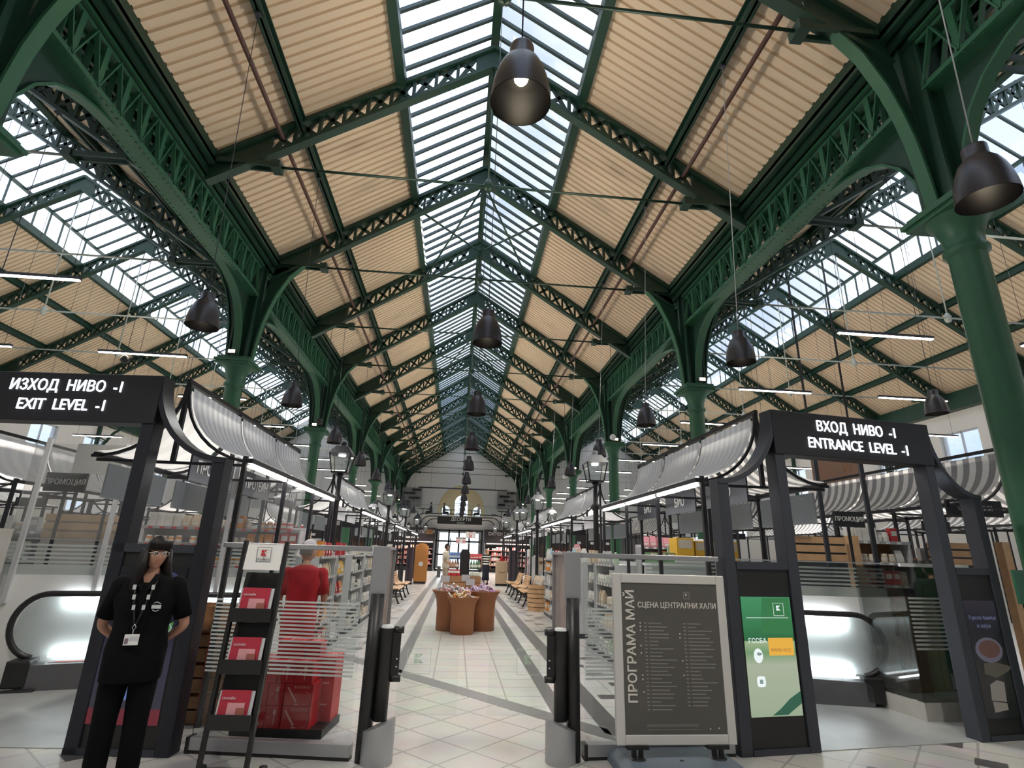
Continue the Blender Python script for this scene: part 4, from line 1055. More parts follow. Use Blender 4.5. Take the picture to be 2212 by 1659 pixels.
gondola('shelf_unit',(4.0,12.5,0),0,1.9,[.7,1.1,1.5,1.85],['pink','white','red','brown'],['carton','pouch'],'shelf unit of pink packets behind the right stall','the pink packet unit',mx=14,sc=1.3)
gondola('shelf_unit',(-6.9,18.9,0),0,2.2,[.7,1.1,1.5,1.85],['beige','orange','red','white'],['carton','pouch'],'long shelf unit deep in the left hall behind the green column','the deep left unit',mx=18,sc=1.5)
gondola('shelf_unit',(7.0,18.7,0),0,2.6,[.7,1.1,1.5,1.85],['beige','red','pink','white'],['carton','jar'],'long shelf unit deep in the right hall under striped awnings','the deep right unit',mx=18,sc=1.5)
# slatted wooden end panels
for i,(x,y,w,z0) in enumerate(((4.95,8.15,.86,.2),(7.75,8.75,.9,.2),(-6.6,9.2,1.2,.2),(4.3,13.25,1.4,.2))):
    t=empty('slatted_end_unit',(x,y,0),0,('dark end panel with three wooden slats behind the right walkway','dark end panel with wooden slats beside the right column','pale slatted end panel behind the left walkway','wooden slatted panel deep behind the right stall')[i],'end unit','slatted end units')
    b=MB();b.box(0,w,0,.06,0,2.0);b.build('backing',CHAR if i!=2 else mat('pale_board',(.55,.50,.47),.6),t)
    for j in range(3):
        s=MB();s.box(0,w,-.03,0,1.66+j*.13,1.66+j*.13+.10);s.build('slat',WOODL if i!=2 else OAK,t)
for i,(x,y) in enumerate(((5.88,8.1),(8.9,8.5))):
    m=MB();m.box(0,.14,0,.14,0,2.05);m.build('wood_post',WOODL,None,'plain wooden post at the end of the %s slatted panel'%('left','right')[i],'post',None,loc=(x,y,0))
# hanging promotion boards
def hung(x,y,z,w,h,tx,label,rz=0,m=BLACK,hang=0):
    t=empty('hanging_sign',(x,y,z),rz,label,'sign');b=MB();b.box(-w/2,w/2,-.02,.02,0,h);b.build('board',m,t)
    if tx:text_obj('lettering',tx,h*.42,WLET,t,(0,-.022,h/2),ext=.002,sx=.85)
    if not hang:
        c=MB();c.box(-.015,.015,.02,.05,-z,h*.6);c.build('stand_pole',BLACK,t);c=MB();c.box(-.18,.18,-.12,.18,-z,-z+.02);c.build('stand_foot',BLACK,t)
    else:
        for k in(-.4,.4):
            c=MB();c.box(w*k-.012,w*k+.012,-.012,.012,h,h+hang);c.build('hanger',BLACK,t)
    return t
hung(5.45,7.5,2.14,.46,.22,'ПРОМОЦИЯ','black promotion sign standing behind the right walkway')
hung(7.5,7.5,2.36,.90,.24,'С ПРОТЕИНИ','black protein sign under the striped awning at the right')
hung(-5.38,7.6,2.24,.5,.24,'ПРОМОЦИЯ','black promotion sign standing beyond the exit portal')
for i,(x,y,z,w) in enumerate(((7.9,8.65,2.2,.5),(7.9,15.45,2.2,.5),(3.3,16.3,2.2,.6),(-8.1,10.85,2.2,.5),(-8.1,17.65,2.2,.5),(-3.3,16.3,2.2,.55))):
    hung(x,y,z,w,.16,'','small blank black sign hanging %s'%('under the nearest striped awning right','deeper under the right hall awnings','under the second awning right of the aisle','under the nearest left hall awning','deeper under the left hall awnings','under the second awning left of the aisle')[i],hang=.1)
hung(-5.2,8.2,2.55,1.1,.42,'','large blank grey board standing beyond the exit portal',m=mat('blank_board',(.42,.42,.41),.6))
hung(-3.9,8.9,2.40,.75,.40,'','blank grey board raised behind the right post of the exit portal',m=mat('blank_board',(.42,.42,.41),.6))
hung(4.55,7.9,2.5,.75,.42,'','large blank grey board raised left of the entrance lettering frame',m=mat('blank_board2',(.36,.40,.43),.6))
# big yellow cartons standing on the low unit behind the portal
def bigbox(x,y,z,w,d,h,m,label,cat='carton',group=None,rz=0):
    t=empty('product_carton',(x,y,z),rz,label,cat,group)
    b=MB();b.box(-w/2,w/2,-d/2,d/2,0,h);b.build('body',m,t)
    l=MB();l.box(-w*.4,w*.4,-d/2-.003,-d/2,h*.52,h*.92);l.build('front_label',mat('carton_label',(.62,.56,.46),.5),t)
for i in range(4):bigbox(3.42+.17*i,8.18,1.66,.155,.22,.27,PM['yellow'],'yellow carton on the counter behind the portal, %s from the left'%('first','second','third','fourth')[i],'carton','yellow cartons behind the portal')
bigbox(3.17,8.18,1.62,.26,.3,.31,PM['yellow'],'large yellow carton left of the row behind the portal')
for i in range(3):bigbox(2.70+.135*i,8.2,1.56,.13,.2,.15,PM['green'],'dark green carton left of the yellow cartons, %s one'%('left','middle','right')[i],'carton','dark green cartons')
for i in range(3):bigbox(3.35+.3*i,9.2,1.64,.27,.24,.12,PM[('orange','white','yellow')[i]],'%s carton right of the yellow row behind the portal'%('orange','white','flat yellow')[i])
ct=MB();ct.box(2.3,4.0,7.6,7.95,.0,1.54);ct.box(2.27,4.03,7.57,7.98,1.54,1.58) if False else None
t=empty('low_counter',(2.64,8.02,0),0,'low white counter under the yellow cartons, behind the poster glass','counter')
m=MB();m.box(0,1.5,.0,.36,0,1.52);m.build('body',LGREY,t);m=MB();m.box(-.02,1.52,-.02,.38,1.52,1.56);m.build('top',WHITE,t)
t2=empty('display_plinth',(3.02,8.04,1.56),0,'shallow plinth carrying the yellow cartons','plinth');m=MB();m.box(0,1.08,0,.33,0,.06);m.build('slab',WHITE,t2)
for o in list(bpy.data.objects):
    if o.name.startswith('product_carton'):
        lx=o.location
        if 'dark green' not in o['label'] and 'right of the yellow' not in o['label']:lx.z=1.62
        elif 'dark green' in o['label']:lx.z=1.56
for o in list(bpy.data.objects):
    if o.name.startswith('product_carton') and 'right of the yellow row' in o['label']:o.location.z=1.6205;o.location.y=9.2
# crates and brown goods behind the brochure rack
for i in range(4):
    t=empty('wooden_crate',(-2.62,6.25,.0+.27*i),.05*i,'brown wooden crate behind the black rack, %s of its stack'%('lowest','second','third','topmost')[i],'crate','crates behind the rack')
    for z in(.02,.14):
        m=MB();m.box(-.27,.27,-.2,-.18,z,z+.1);m.box(-.27,.27,.18,.2,z,z+.1);m.box(-.27,-.25,-.18,.18,z,z+.1);m.box(.25,.27,-.18,.18,z,z+.1);m.build('slat_ring',WOODD,t)
    m=MB();m.box(-.25,.25,-.18,.18,.0,.02);m.build('base',OAK,t)
    if i<3:
        m=MB()
        for x in(-.24,.24):
            for y in(-.17,.17):m.box(x-.015,x+.015,y-.015,y+.015,.02,.27)
        m.build('corner_post',OAK,t)
# ------------------------------------------------------------------ street lanterns along the aisle
def lantern_head(t,x,z,sc=1.0,m=LGREY):
    r=.24*sc;b=.15*sc
    q=MB()
    top=z+.40*sc
    V=[(x+a*r,c*r,top) for a,c in((-1,-1),(1,-1),(1,1),(-1,1))]+[(x+a*r*.5,c*r*.5,top+.17*sc) for a,c in((-1,-1),(1,-1),(1,1),(-1,1))]
    q.add(V,[(0,1,5,4),(1,2,6,5),(2,3,7,6),(3,0,4,7),(4,5,6,7),(3,2,1,0)])
    q.lathe([(.07*sc,.17*sc),(.05*sc,.21*sc),(.075*sc,.22*sc),(.06*sc,.27*sc),(.0,.29*sc)],(x,0,top),10)
    q.build('lantern_roof',m,t)
    f=MB()
    for a,c in((-1,-1),(1,-1),(1,1),(-1,1)):f.bar((x+a*b,c*b,z+.02*sc),(x+a*r*.9,c*r*.9,top),.02*sc,.02*sc)
    f.box(x-b-.01,x+b+.01,-b-.01,b+.01,z,z+.025*sc);f.build('lantern_frame',BLACK,t)
    g=MB()
    R=r*.88
    for (a,c),(d,e) in(((-1,-1),(1,-1)),((1,-1),(1,1)),((1,1),(-1,1)),((-1,1),(-1,-1))):
        g.add([(x+a*b,c*b,z+.03*sc),(x+d*b,e*b,z+.03*sc),(x+d*R,e*R,top),(x+a*R,c*R,top)],[(0,1,2,3)])
    g.build('lantern_glass',VEIL,t)
    e=MB();e.lathe([(0,-.035*sc),(.075*sc,-.03*sc),(.08*sc,0),(0,.0)],(x,0,top-.01),12);e.build('led_disc',emis('lantern_led',(1.,.93,.85),3.),t)
def lamp_post(x,y,arms,label,roof):
    t=empty('street_lamp',(x,y,0),0,label,'street lamp')
    p=MB();p.lathe([(.14,0),(.14,.12),(.10,.18),(.10,.7),(.075,.8),(.06,.9),(.055,2.55),(.085,2.58),(.085,2.64),(.05,2.68),(.045,3.05),(.08,3.1),(.03,3.14)],n=14);p.build('pole',BLACK,t)
    lantern_head(t,0,3.12,1,roof)
    for s in arms:
        a=MB();pts=[(s*u,0,v) for u,v in((0.03,2.72),(.25,2.55),(.42,2.55),(.52,2.66),(.53,2.76))];a.tube(pts,.018,8);a.build('arm',BLACK,t)
        lantern_head(t,s*.53,2.76,.72,roof)
for i,(y,ar) in enumerate(((11.5,()),(20.0,(-1,1)),(26.8,(-1,1)),(34.6,(-1,1)))):
    lamp_post(-2.75,y,ar,'black street lamp with %s left of the aisle, %s to the gate'%('one lantern' if not ar else 'three lanterns',nth(i)),CHAR)
    lamp_post(2.62,y-.3,ar,'black street lamp with %s right of the aisle, %s to the gate'%('one pale lantern' if not ar else 'three pale lanterns',nth(i)),LGREY)
# ------------------------------------------------------------------ tubs of sweets
TERRA=mat('terracotta',(.30,.115,.045),.5,0,.08,6.)
SWC={'white':(.72,.72,.74),'blue white':(.50,.58,.70),'purple':(.42,.26,.50),'lilac':(.62,.50,.66),'orange':(.62,.30,.10),'yellow':(.66,.46,.16),'pink':(.62,.36,.36)}
SWM={k:mat('sweet_'+k.replace(' ','_'),v,.3,0,.2,40.) for k,v in SWC.items()}
def tub(x,y,r,h,cols,where,nn):
    t=empty('sweets_tub',(x,y,0),0,'terracotta flared tub full of wrapped sweets, %s of three'%where,'tub','terracotta tubs in the aisle')
    m=MB();m.lathe([(0,0),(r*.72,0),(r*.72,h*.55),(r*.76,h*.75),(r*.86,h*.9),(r,h),(r,h+.012),(r*.96,h+.012),(r*.84,h*.92),(r*.78,h-.10),(0,h-.10)],n=32);m.build('tub_body',TERRA,t)
    random.seed(int(x*100)+5)
    for i in range(nn):
        a=random.uniform(0,6.28);q=r*.78*math.sqrt(random.random());c=cols[i%len(cols)]
        g=MB();g.tube([(-.09,0,0),(-.065,0,0),(.065,0,0),(.09,0,0)],[.028,.021,.021,.028],6)
        o=bpy.data.objects.new('wrapped_sweet',SWEETS.setdefault(c,g.mesh('wrapped_sweet',SWM[c])));COL.objects.link(o)
        o.location=(x+q*math.cos(a),y+q*math.sin(a),h-.06+.13*(1-q/r)+random.uniform(0,.05));o.rotation_euler=(random.uniform(-.5,.5),random.uniform(-1.1,.3),random.uniform(0,6.28))
        setp(o,'%s wrapped sweet in the %s terracotta tub'%(c,where),'sweet','%s sweets in the %s tub'%(c,where))
SWEETS={}
tub(-.28,12.78,.44,.80,['white','blue white','pink'],'back left',34)
tub(.38,12.85,.43,.80,['purple','lilac','lilac'],'back right',36)
tub(-.03,12.22,.34,.71,['orange','yellow','white','pink'],'front',28)
for i,(x,y,z) in enumerate(((-.45,13.0,1.03),(.02,13.25,1.05),(.12,12.95,.98))):
    t=empty('price_card',(x,y,z-.35),0,'small pale price card on a wire above the sweets tubs, %s one'%('left','middle','right')[i],'price card','price cards over the tubs')
    m=MB();m.box(-.10,.10,-.006,.006,.28,.42);m.build('card',LGREY,t);m=MB();m.box(-.105,.105,.006,.012,.275,.425);m.build('card_frame',CHAR,t)
    m=MB();m.tube([(0,0,-.02),(0,0,.28)],.006,5);m.build('wire',BLACK,t)
# ------------------------------------------------------------------ slatted benches
def bench_proto():
    t=empty('slatted_bench',(0,0,0),0,None,'bench')        # faces -x, length along y
    L=1.7
    prof=[(-.27,.43),(-.2,.455),(-.1,.45),(0,.43),(.09,.425),(.17,.46),(.215,.53),(.24,.61),(.265,.69),(.30,.77),(.34,.83)]
    for a,b in zip(prof,prof[1:]):
        d=math.hypot(b[0]-a[0],b[1]-a[1]);m=MB();ux,uz=(b[0]-a[0])/d,(b[1]-a[1])/d
        m.bar((a[0]+ux*d*.5,0,a[1]+uz*d*.5),(a[0]+ux*d*.5,L,a[1]+uz*d*.5),d*.82,.03,(-uz,0,ux));m.build('slat',WOODL,t)
    for y in(.18,L-.18):
        m=MB()
        for a,b in zip(prof,prof[1:]):m.bar((a[0],y,a[1]-.025),(b[0],y,b[1]-.025),.05,.03,(0,1,0))
        for pts in([(-.18,.42),(-.14,.28),(-.2,.12),(-.26,.0)],[(.1,.40),(.12,.26),(.2,.12),(.28,0)]):
            m.tube([(u,y,v) for u,v in pts],.026,8)
        m.bar((-.17,y,.2),(.15,y,.2),.03,.03);m.bar((-.3,y,.012),(-.2,y,.012),.05,.024);m.bar((.22,y,.012),(.32,y,.012),.05,.024)
        m.build('bench_leg',RUBBER,t)
    return t
B1=bench_proto();place=lambda t,x,y,rz,l:(setattr(t,'location',(x,y,0)),setattr(t,'rotation_euler',(0,0,rz)),setp(t,l,'bench','benches along the aisle'))
place(B1,2.22,18.0,0,'curved wooden slatted bench on the right of the aisle, beside the round basket')
dup(B1,(2.22,20.4,0),label='curved wooden slatted bench on the right of the aisle, second from the basket')
dup(B1,(2.22,22.8,0),label='curved wooden slatted bench on the right of the aisle, furthest from the gate')
dup(B1,(-2.22,19.9,0),math.pi,label='curved wooden slatted bench on the left of the aisle, nearer one')
dup(B1,(-2.22,22.4,0),math.pi,label='curved wooden slatted bench on the left of the aisle, further one')
t=empty('slatted_basket',(2.32,17.15,0),0,'round wooden slatted basket holding bags, right of the aisle','basket')
for i in range(6):
    m=MB();r=.33+.02*math.sin(i/5*3.14);m.lathe([(r-.02,i*.125),(r,i*.125),(r,i*.125+.105),(r-.02,i*.125+.105)],n=24,smooth=False);m.build('slat_ring',WOODL,t)
m=MB();m.lathe([(0,.0),(.30,.0),(.30,.68),(0,.68)],n=16);m.build('liner',WOODD,t)
for i,(x,y,z,c) in enumerate(((2.25,17.05,.68,'beige'),(2.42,17.18,.68,'white'),(2.22,17.3,.68,'brown'))):
    o=bpy.data.objects.new('paper_bag',goods('pouch',c));COL.objects.link(o);o.location=(x,y,z);o.scale=(2.1,2.1,1.7);o.rotation_euler=(.2*(i-1),.25,i*.8);setp(o,'%s bag standing in the round slatted basket'%c,'bag')
for i,(x,y,z,c,s) in enumerate(((2.55,13.2,1.50,'pink',2.3),(2.58,12.6,1.50,'white',1.7),(2.6,21.9,.0,'yellow',0))):
    if s:
        o=bpy.data.objects.new('large_bag',goods('pouch',c));COL.objects.link(o);o.location=(x+.1,y,z);o.scale=(s,s,s*.9);o.rotation_euler=(0,0,-1.4);setp(o,'large %s bag on top of the right unit past the lamp'%c,'bag')
t=empty('display_box',(2.62,17.35,0),0,'cream carton of sacks with a dark label standing right of the aisle above the bench','box')
m=MB();m.box(-.3,.3,-.2,.2,0,1.02);m.build('stand',LGREY,t);m=MB();m.box(-.28,.28,-.18,.18,1.02,1.5);m.build('carton',mat('cream_card',(.68,.60,.46),.6),t);m=MB();m.box(-.2,.2,-.185,-.18,1.28,1.38);m.build('label',WOODD,t);m=MB();m.box(-.3,-.28,-.18,.18,1.1,1.2);m.build('side_label',WOODD,t)
t.location=(2.95,20.1,0)
# ------------------------------------------------------------------ dessert island and displays in mid-aisle
t=empty('display_island',(.17,25.9,0),0,'wooden display island with a black rounded panel in the middle of the aisle','display island')
m=MB();m.box(-.78,.78,-.75,.75,0,.30);m.box(-.74,.74,-.7,.7,.32,.58);m.build('wood_base',WOODD,t)
m=MB();m.prism([(-.22,.58),(.22,.58),(.22,1.55),(.14,1.72),(-.14,1.72),(-.22,1.55)],-.35,-.25);m.build('black_panel',RUBBER,t)
m=MB()
for z in(.9,1.3):m.box(-.74,-.24,-.3,.5,z-.02,z);m.box(.24,.74,-.3,.5,z-.02,z)
for x in(-.74,.7):m.box(x,x+.04,.4,.5,.58,2.2)
m.build('side_shelf',CHAR,t)
for z in(2.0,2.25):
    m=MB();m.box(-.5,.5,-.1,.3,z-.02,z);m.build('upper_shelf',LGREY,t)
def put_goods(kind,c,x,y,z,sc,label,group,rz=0):
    o=bpy.data.objects.new(kind,goods(kind,c));COL.objects.link(o);o.location=(x,y,z);o.scale=(sc,sc,sc);o.rotation_euler=(0,0,rz);setp(o,label,kind,group)
for i in range(4):
    put_goods('pouch','blue',.17-.66+.13*i,25.68,1.30,1.5,'blue bag on the left shelf of the aisle island','blue bags on the island')
    put_goods('pouch','red',.17+.3+.13*i,25.68,1.30,1.3,'red bag on the right shelf of the aisle island','red bags on the island')
    put_goods('bottle','green',.17+.3+.12*i,25.66,.90,1.5,'green bottle on the right shelf of the aisle island','green bottles on the island')
    put_goods('bottle','brown',.17-.66+.12*i,25.66,.90,1.5,'brown bottle on the left shelf of the aisle island','brown bottles on the island')
    put_goods('jar','pale green',.17+.3+.12*i,25.3,.58,1.4,'pale green jar on the right base of the aisle island','jars on the island')
    put_goods('carton','red',.17-.66+.13*i,25.3,.58,1.4,'red carton on the left base of the aisle island','cartons on the island')
for i in range(6):put_goods('carton',('pink','white')[i%2],.17-.38+.15*i,25.9,(2.0,2.25)[i//3],1.3,'%s carton on the upper shelves of the aisle island'%('pink','white')[i%2],'cartons on top of the island')
t=empty('cardboard_display',(-2.02,29.4,0),0,'tall orange cardboard display left of the aisle','display');m=MB();m.box(-.33,.33,-.2,.2,.1,1.85);m.build('body',mat('orange_card',(.52,.22,.06),.6),t);m=MB();m.box(-.3,.3,-.18,.18,0,.1);m.build('pallet_foot',RUBBER,t);m=MB();m.prism(arc(0,.95,.12,.12,0,360,16),-.21,-.2);m.build('printed_mark',PM['white'],t)
m=MB();m.prism(arc(0,1.85,.25,.12,0,180,10),-.2,.2);m.build('arched_top',mat('orange_card',(.52,.22,.06),.6),t)
t=empty('cardboard_display',(2.15,29.2,0),0,'pale cardboard display with a curved dark line, right of the aisle','display');m=MB();m.box(-.3,.3,-.2,.2,.1,1.2);m.build('body',mat('pale_card',(.62,.46,.30),.6),t);m=MB();m.box(-.3,.3,-.2,.2,0,.1);m.build('pallet_foot',RUBBER,t)
m=MB();A=arc(0,.75,.2,.14,200,340,12);B=arc(0,.75,.18,.10,200,340,12);m.strip([(a,-.202,b) for a,b in A],[(a,-.202,b) for a,b in B]);m.build('printed_curve',WOODD,t)
m=MB();m.lathe([(.0,.30),(.16,0),(0,0)],(0,0,1.2),4);m.build('red_topper',RED,t)
for s,w in((-1,'left'),(1,'right')):
    t=empty('dark_end_pillar',(s*2.55 if s<0 else 2.62,28.6,0),0,'dark end pillar of the shelf row on the %s of the aisle'%w,'pillar');m=MB();m.box(-.15,.15,-.3,.3,.06,1.75);m.build('shaft',mat('aubergine',(.045,.03,.045),.5),t);m=MB();m.box(-.2,.2,-.34,.34,0,.06);m.build('foot',RUBBER,t)
# ------------------------------------------------------------------ far end: gallery, coolers, lit signs, doors
t=empty('gallery',(0,48.4,0),0,'white gallery crossing the far end above the coolers','gallery')
m=MB();m.box(-22.5,22.5,0,6.9,4.1,4.4);m.build('floor_slab',WALLM,t);m=MB();m.box(-22.5,22.5,-.15,0,3.45,4.6);m.build('parapet',WALLM,t)
m=MB();m.box(-22.5,22.5,-.08,-.07,4.6,5.45);m.build('glass_rail',GLASS,t);m=MB();m.box(-22.5,22.5,-.1,-.05,5.45,5.48);m.build('hand_rail',GREY,t)
DARK=mat('fascia_dark',(.03,.022,.025),.5)
FRL=emis('cooler_light',(1.,.78,.70),2.2)
def cooler(x0,x1,tx,label,phrase,cols):
    t=empty('wall_cooler',(x0,46.9,0),0,label,'cooler');W=x1-x0
    m=MB();m.box(0,W,.9,1.3,0,2.35);m.box(0,.08,0,.9,0,2.35);m.box(W-.08,W,0,.9,0,2.35);m.box(.08,W-.08,.0,.9,0,.32);m.build('cabinet',RUBBER,t)
    m=MB();m.box(-.1,W+.1,-.05,1.3,2.35,3.45);m.build('fascia',DARK,t)
    text_obj('lettering',tx,.36,WLET,t,(W*.52,-.056,3.08),ext=.004)
    m=MB();m.box(W*.3,W*.62,-.06,-.05,2.55,2.68);m.build('small_sign',WLET,t)
    m=MB();m.box(W*.78,W*.96,-.06,-.05,2.9,3.3);m.build('picture_tile',WOODD,t)
    m=MB();m.box(.1,W-.1,.05,.14,2.26,2.33);m.build('light_tube',FRL,t)
    for i,z in enumerate((.55,.95,1.35,1.75)):
        s=MB();s.box(.08,W-.08,.15,.9,z-.03,z);q=s.build('shelf',GREY,t);r=MB();r.box(.08,W-.08,.12,.15,z-.05,z+.02);r.build('price_rail',mat('pink_rail',(.62,.30,.28),.5),q)
        x=.2
        while x<W-.25:
            c=random.choice(cols);k=random.choice(('carton','jar','pouch'));sc=1.5
            if CNT.get(k,0)<299:
                CNT[k]=CNT.get(k,0)+1
                put_goods(k,c,x0+x+.09,46.9+.28,z,sc,'%s %s on the %s shelf of %s'%(c,k,SH[i+1],phrase),'%s %ss, %s shelf of %s'%(c,k,SH[i+1],phrase))
            x+=.19
    ld=bpy.data.lights.new('cooler_lamp','AREA');ld.shape='RECTANGLE';ld.size=W-.3;ld.size_y=.1;ld.energy=45;ld.color=(1.,.72,.66)
    lo=bpy.data.objects.new('cooler_lamp',ld);COL.objects.link(lo);lo.location=((x0+x1)/2,47.0,2.2);lo.rotation_euler=(math.radians(-25),0,0)
cooler(-5.6,-2.15,'МЕСО И КОЛБАСИ','dark wall cooler of meat with a lit sign, far end left of the doors','the meat cooler',['red','pink','orange','beige'])
cooler(2.15,6.4,'СИРЕНЕ И КАШКАВАЛ','dark wall cooler of cheese with a lit sign, far end right of the doors','the cheese cooler',['white','beige','pink','red'])
for i,(x0,x1) in enumerate(((-13,-6),(6.9,13.5))):
    t=empty('shop_front',(x0,47.2,0),0,'dark shop front below the gallery, far %s of the coolers'%('left','right')[i],'shop front');W=x1-x0
    m=MB();m.box(0,W,0,1,2.3,3.4);m.build('fascia',DARK,t);m=MB();m.box(0,W,.8,1,0,2.3);m.build('back_wall',mat('shop_brown',(.16,.09,.06),.6),t)
    for k in range(5):
        q=MB();q.box(W*(.08+.19*k),W*(.08+.19*k)+.5,-.01,0,2.5,2.7);q.build('sign_tile',WLET,t)
# doors at the back
t=empty('door_1',(0,48.0,0),0);t['kind']='structure'
m=MB()
for x in(-2.0,-.95,-.08,.80,1.9):m.box(x-.07,x+.07,0,.14,0,3.4)
for z in(.0,1.25,2.35,3.25):m.box(-2.0,1.9,0,.14,z,z+.13)
m.build('door_frame',RUBBER,t)
m=MB();m.box(-2.0,1.9,.06,.08,.1,3.3);m.build('pane',GLASS,t)
# dessert sign with its curved tubes
t=empty('overhead_sign',(0,46.92,0),0,'black desserts sign with nested curved tubes below the gallery','sign')
m=MB();m.box(-2.0,1.8,0,.12,3.80,4.42);m.build('board',RUBBER,t);text_obj('lettering','ДЕСЕРТИ',.36,WLET,t,(0,-.01,4.2),ext=.004);text_obj('lettering','Desserts',.18,WLET,t,(0,-.01,3.92),ext=.004)
for s in(-1,1):
    for j,(xo,zt) in enumerate(((3.75,4.62),(3.35,4.40),(2.95,4.18))):
        m=MB();pts=[(s*xo,.06,3.45)]+[(s*(xo-.7+u),.06,v) for u,v in arc(0,zt-.7,.7,.7,0,90,10)]+[(s*1.8 if j else 0,.06,zt)];m.tube(pts,.04,8);m.build('curved_tube',RUBBER,t)
# gallery furniture
def table(x,y,lab):
    t=empty('cafe_table',(x,y,4.4),0,lab,'table','cafe tables on the gallery');m=MB();m.lathe([(0,.72),(.35,.72),(.35,.75),(0,.75)],n=16);m.build('table_top',RUBBER,t);m=MB();m.lathe([(.22,0),(.2,.03),(.03,.05),(.03,.72)],n=10);m.build('pedestal',RUBBER,t)
def chair(x,y,rz,lab):
    t=empty('cafe_chair',(x,y,4.4),rz,lab,'chair','cafe chairs on the gallery');m=MB();m.box(-.2,.2,-.2,.2,.44,.47);m.build('seat',RUBBER,t);m=MB();m.strip([(-.2,.2,.47),(0,.24,.47),(.2,.2,.47)],[(-.22,.26,.85),(0,.3,.88),(.22,.26,.85)]);m.build('backrest',RUBBER,t)
    for a in(-.17,.17):
        for b in(-.17,.17):m=MB();m.tube([(a,b,.44),(a*1.2,b*1.2,0)],.016,6);m.build('leg',RUBBER,t)
for i,(x,y) in enumerate(((-3.4,49.2),(-.9,49.3),(.9,49.3),(3.6,49.2))):
    table(x,y,'dark round cafe table on the gallery, %s from the left'%('first','second','third','fourth')[i])
    chair(x-.65,y,HP,'dark cafe chair left of the %s gallery table from the left'%('first','second','third','fourth')[i]);chair(x+.65,y,-HP,'dark cafe chair right of the %s gallery table from the left'%('first','second','third','fourth')[i])
for i,x in enumerate((-5.0,4.6)):
    t=empty('bottle_shelf',(x,55.05,5.8),0,'dark wall shelf of bottles %s of the arched niche on the gallery'%('left','right')[i],'shelf')
    m=MB();m.box(-1.,1.,.1,.28,0,1.8);m.build('back_board',mat('shelf_back',(.30,.30,.30),.6),t)
    for k,(a,b,z) in enumerate(((-.9,-.2,.3),(-.3,.8,.7),(-.8,.3,1.15),(0,.9,1.5))):
        m=MB();m.box(a,b,-.1,.1,z,z+.18);m.build('shelf_box',RUBBER,t)
# brown cafe sign and curved rails high on the right
t=empty('cafe_sign',(13.2,17.95,4.3),0,'brown cafe sign board hanging high behind the entrance lettering','sign')
m=MB();m.box(-.9,.9,0,.06,0,1.2);m.build('board',mat('sign_brown',(.28,.155,.10),.6),t);text_obj('lettering','И',.5,WOODD,t,(.45,-.005,.6),ext=.004)
for a in(-.8,.8):
    m=MB();m.box(a-.03,a+.03,.02,.06,1.2,zr(13.2+a)-.66-4.3);m.build('hanger',BLACK,t)
t=empty('curved_gallery_rail',(17.0,18.5,3.4),0,'black curved gallery rails high at the right','rail')
for j in range(5):
    m=MB();m.tube([(2.6*math.cos(math.radians(a)),2.2*math.sin(math.radians(a)),.3*j) for a in range(180,361,12)],.035,6);m.build('rail_bar',BLACK,t)
for a in(190,230,270,310,350):
    m=MB();c,s=2.6*math.cos(math.radians(a)),2.2*math.sin(math.radians(a));m.tube([(c,s,-3.4),(c,s,1.25)],.03,6);m.build('rail_post',BLACK,t)
# ------------------------------------------------------------------ people
SKIN=mat('skin',(.46,.24,.165),.55,0,.05,20.);SKIN2=mat('skin_tanned',(.40,.21,.14),.55,0,.05,20.)
HAIRD=mat('hair_dark',(.006,.0035,.0035),.5,0,.3,60.,spec=.25);HAIRG=mat('hair_grey',(.14,.12,.11),.6,0,.2,60.);HAIRB=mat('hair_blond',(.42,.28,.14),.5,0,.2,60.)
LIP=mat('lip',(.36,.12,.10),.5);EYEW=mat('eye_white',(.62,.60,.57),.3);EYED=mat('eye_dark',(.03,.018,.012),.25)
BLKC=mat('black_cloth',(.005,.005,.006),.9,0,.2,25.,.2,spec=.1)
def skin_mesh(name,J,E,mats,parent,sub=2,extra=None,root=None):
    names=list(J);idx={n:i for i,n in enumerate(names)}
    me=bpy.data.meshes.new(name);me.from_pydata([J[n][0] for n in names],[(idx[a],idx[b]) for a,b in E],[])
    o=bpy.data.objects.new(name,me);COL.objects.link(o)
    o.modifiers.new('s','SKIN');ss=o.modifiers.new('u','SUBSURF');ss.levels=sub;ss.render_levels=sub
    sv=me.skin_vertices[0].data
    for n in names:
        r=J[n][1];sv[idx[n]].radius=r if isinstance(r,tuple) else (r,r);sv[idx[n]].use_root=(n==(root or names[0]))
    dg=bpy.context.evaluated_depsgraph_get();m2=bpy.data.meshes.new_from_object(o.evaluated_get(dg))
    bpy.data.objects.remove(o);bpy.data.meshes.remove(me)
    if extra is not None:
        b=MB();b.v=[tuple(v.co) for v in m2.vertices];b.f=[tuple(p.vertices) for p in m2.polygons];b.m=[0]*len(b.f);b.sm=[True]*len(b.f)
        off=len(b.v);b.v+=extra.v;b.f+=[tuple(i+off for i in f) for f in extra.f];b.m+=extra.m;b.sm+=extra.sm
        bpy.data.meshes.remove(m2);return b.build(name,mats,parent)
    m2.materials.clear();m2.materials.append(mats);m2.polygons.foreach_set('use_smooth',[True]*len(m2.polygons))
    q=bpy.data.objects.new(name,m2);COL.objects.link(q);q.parent=parent;return q
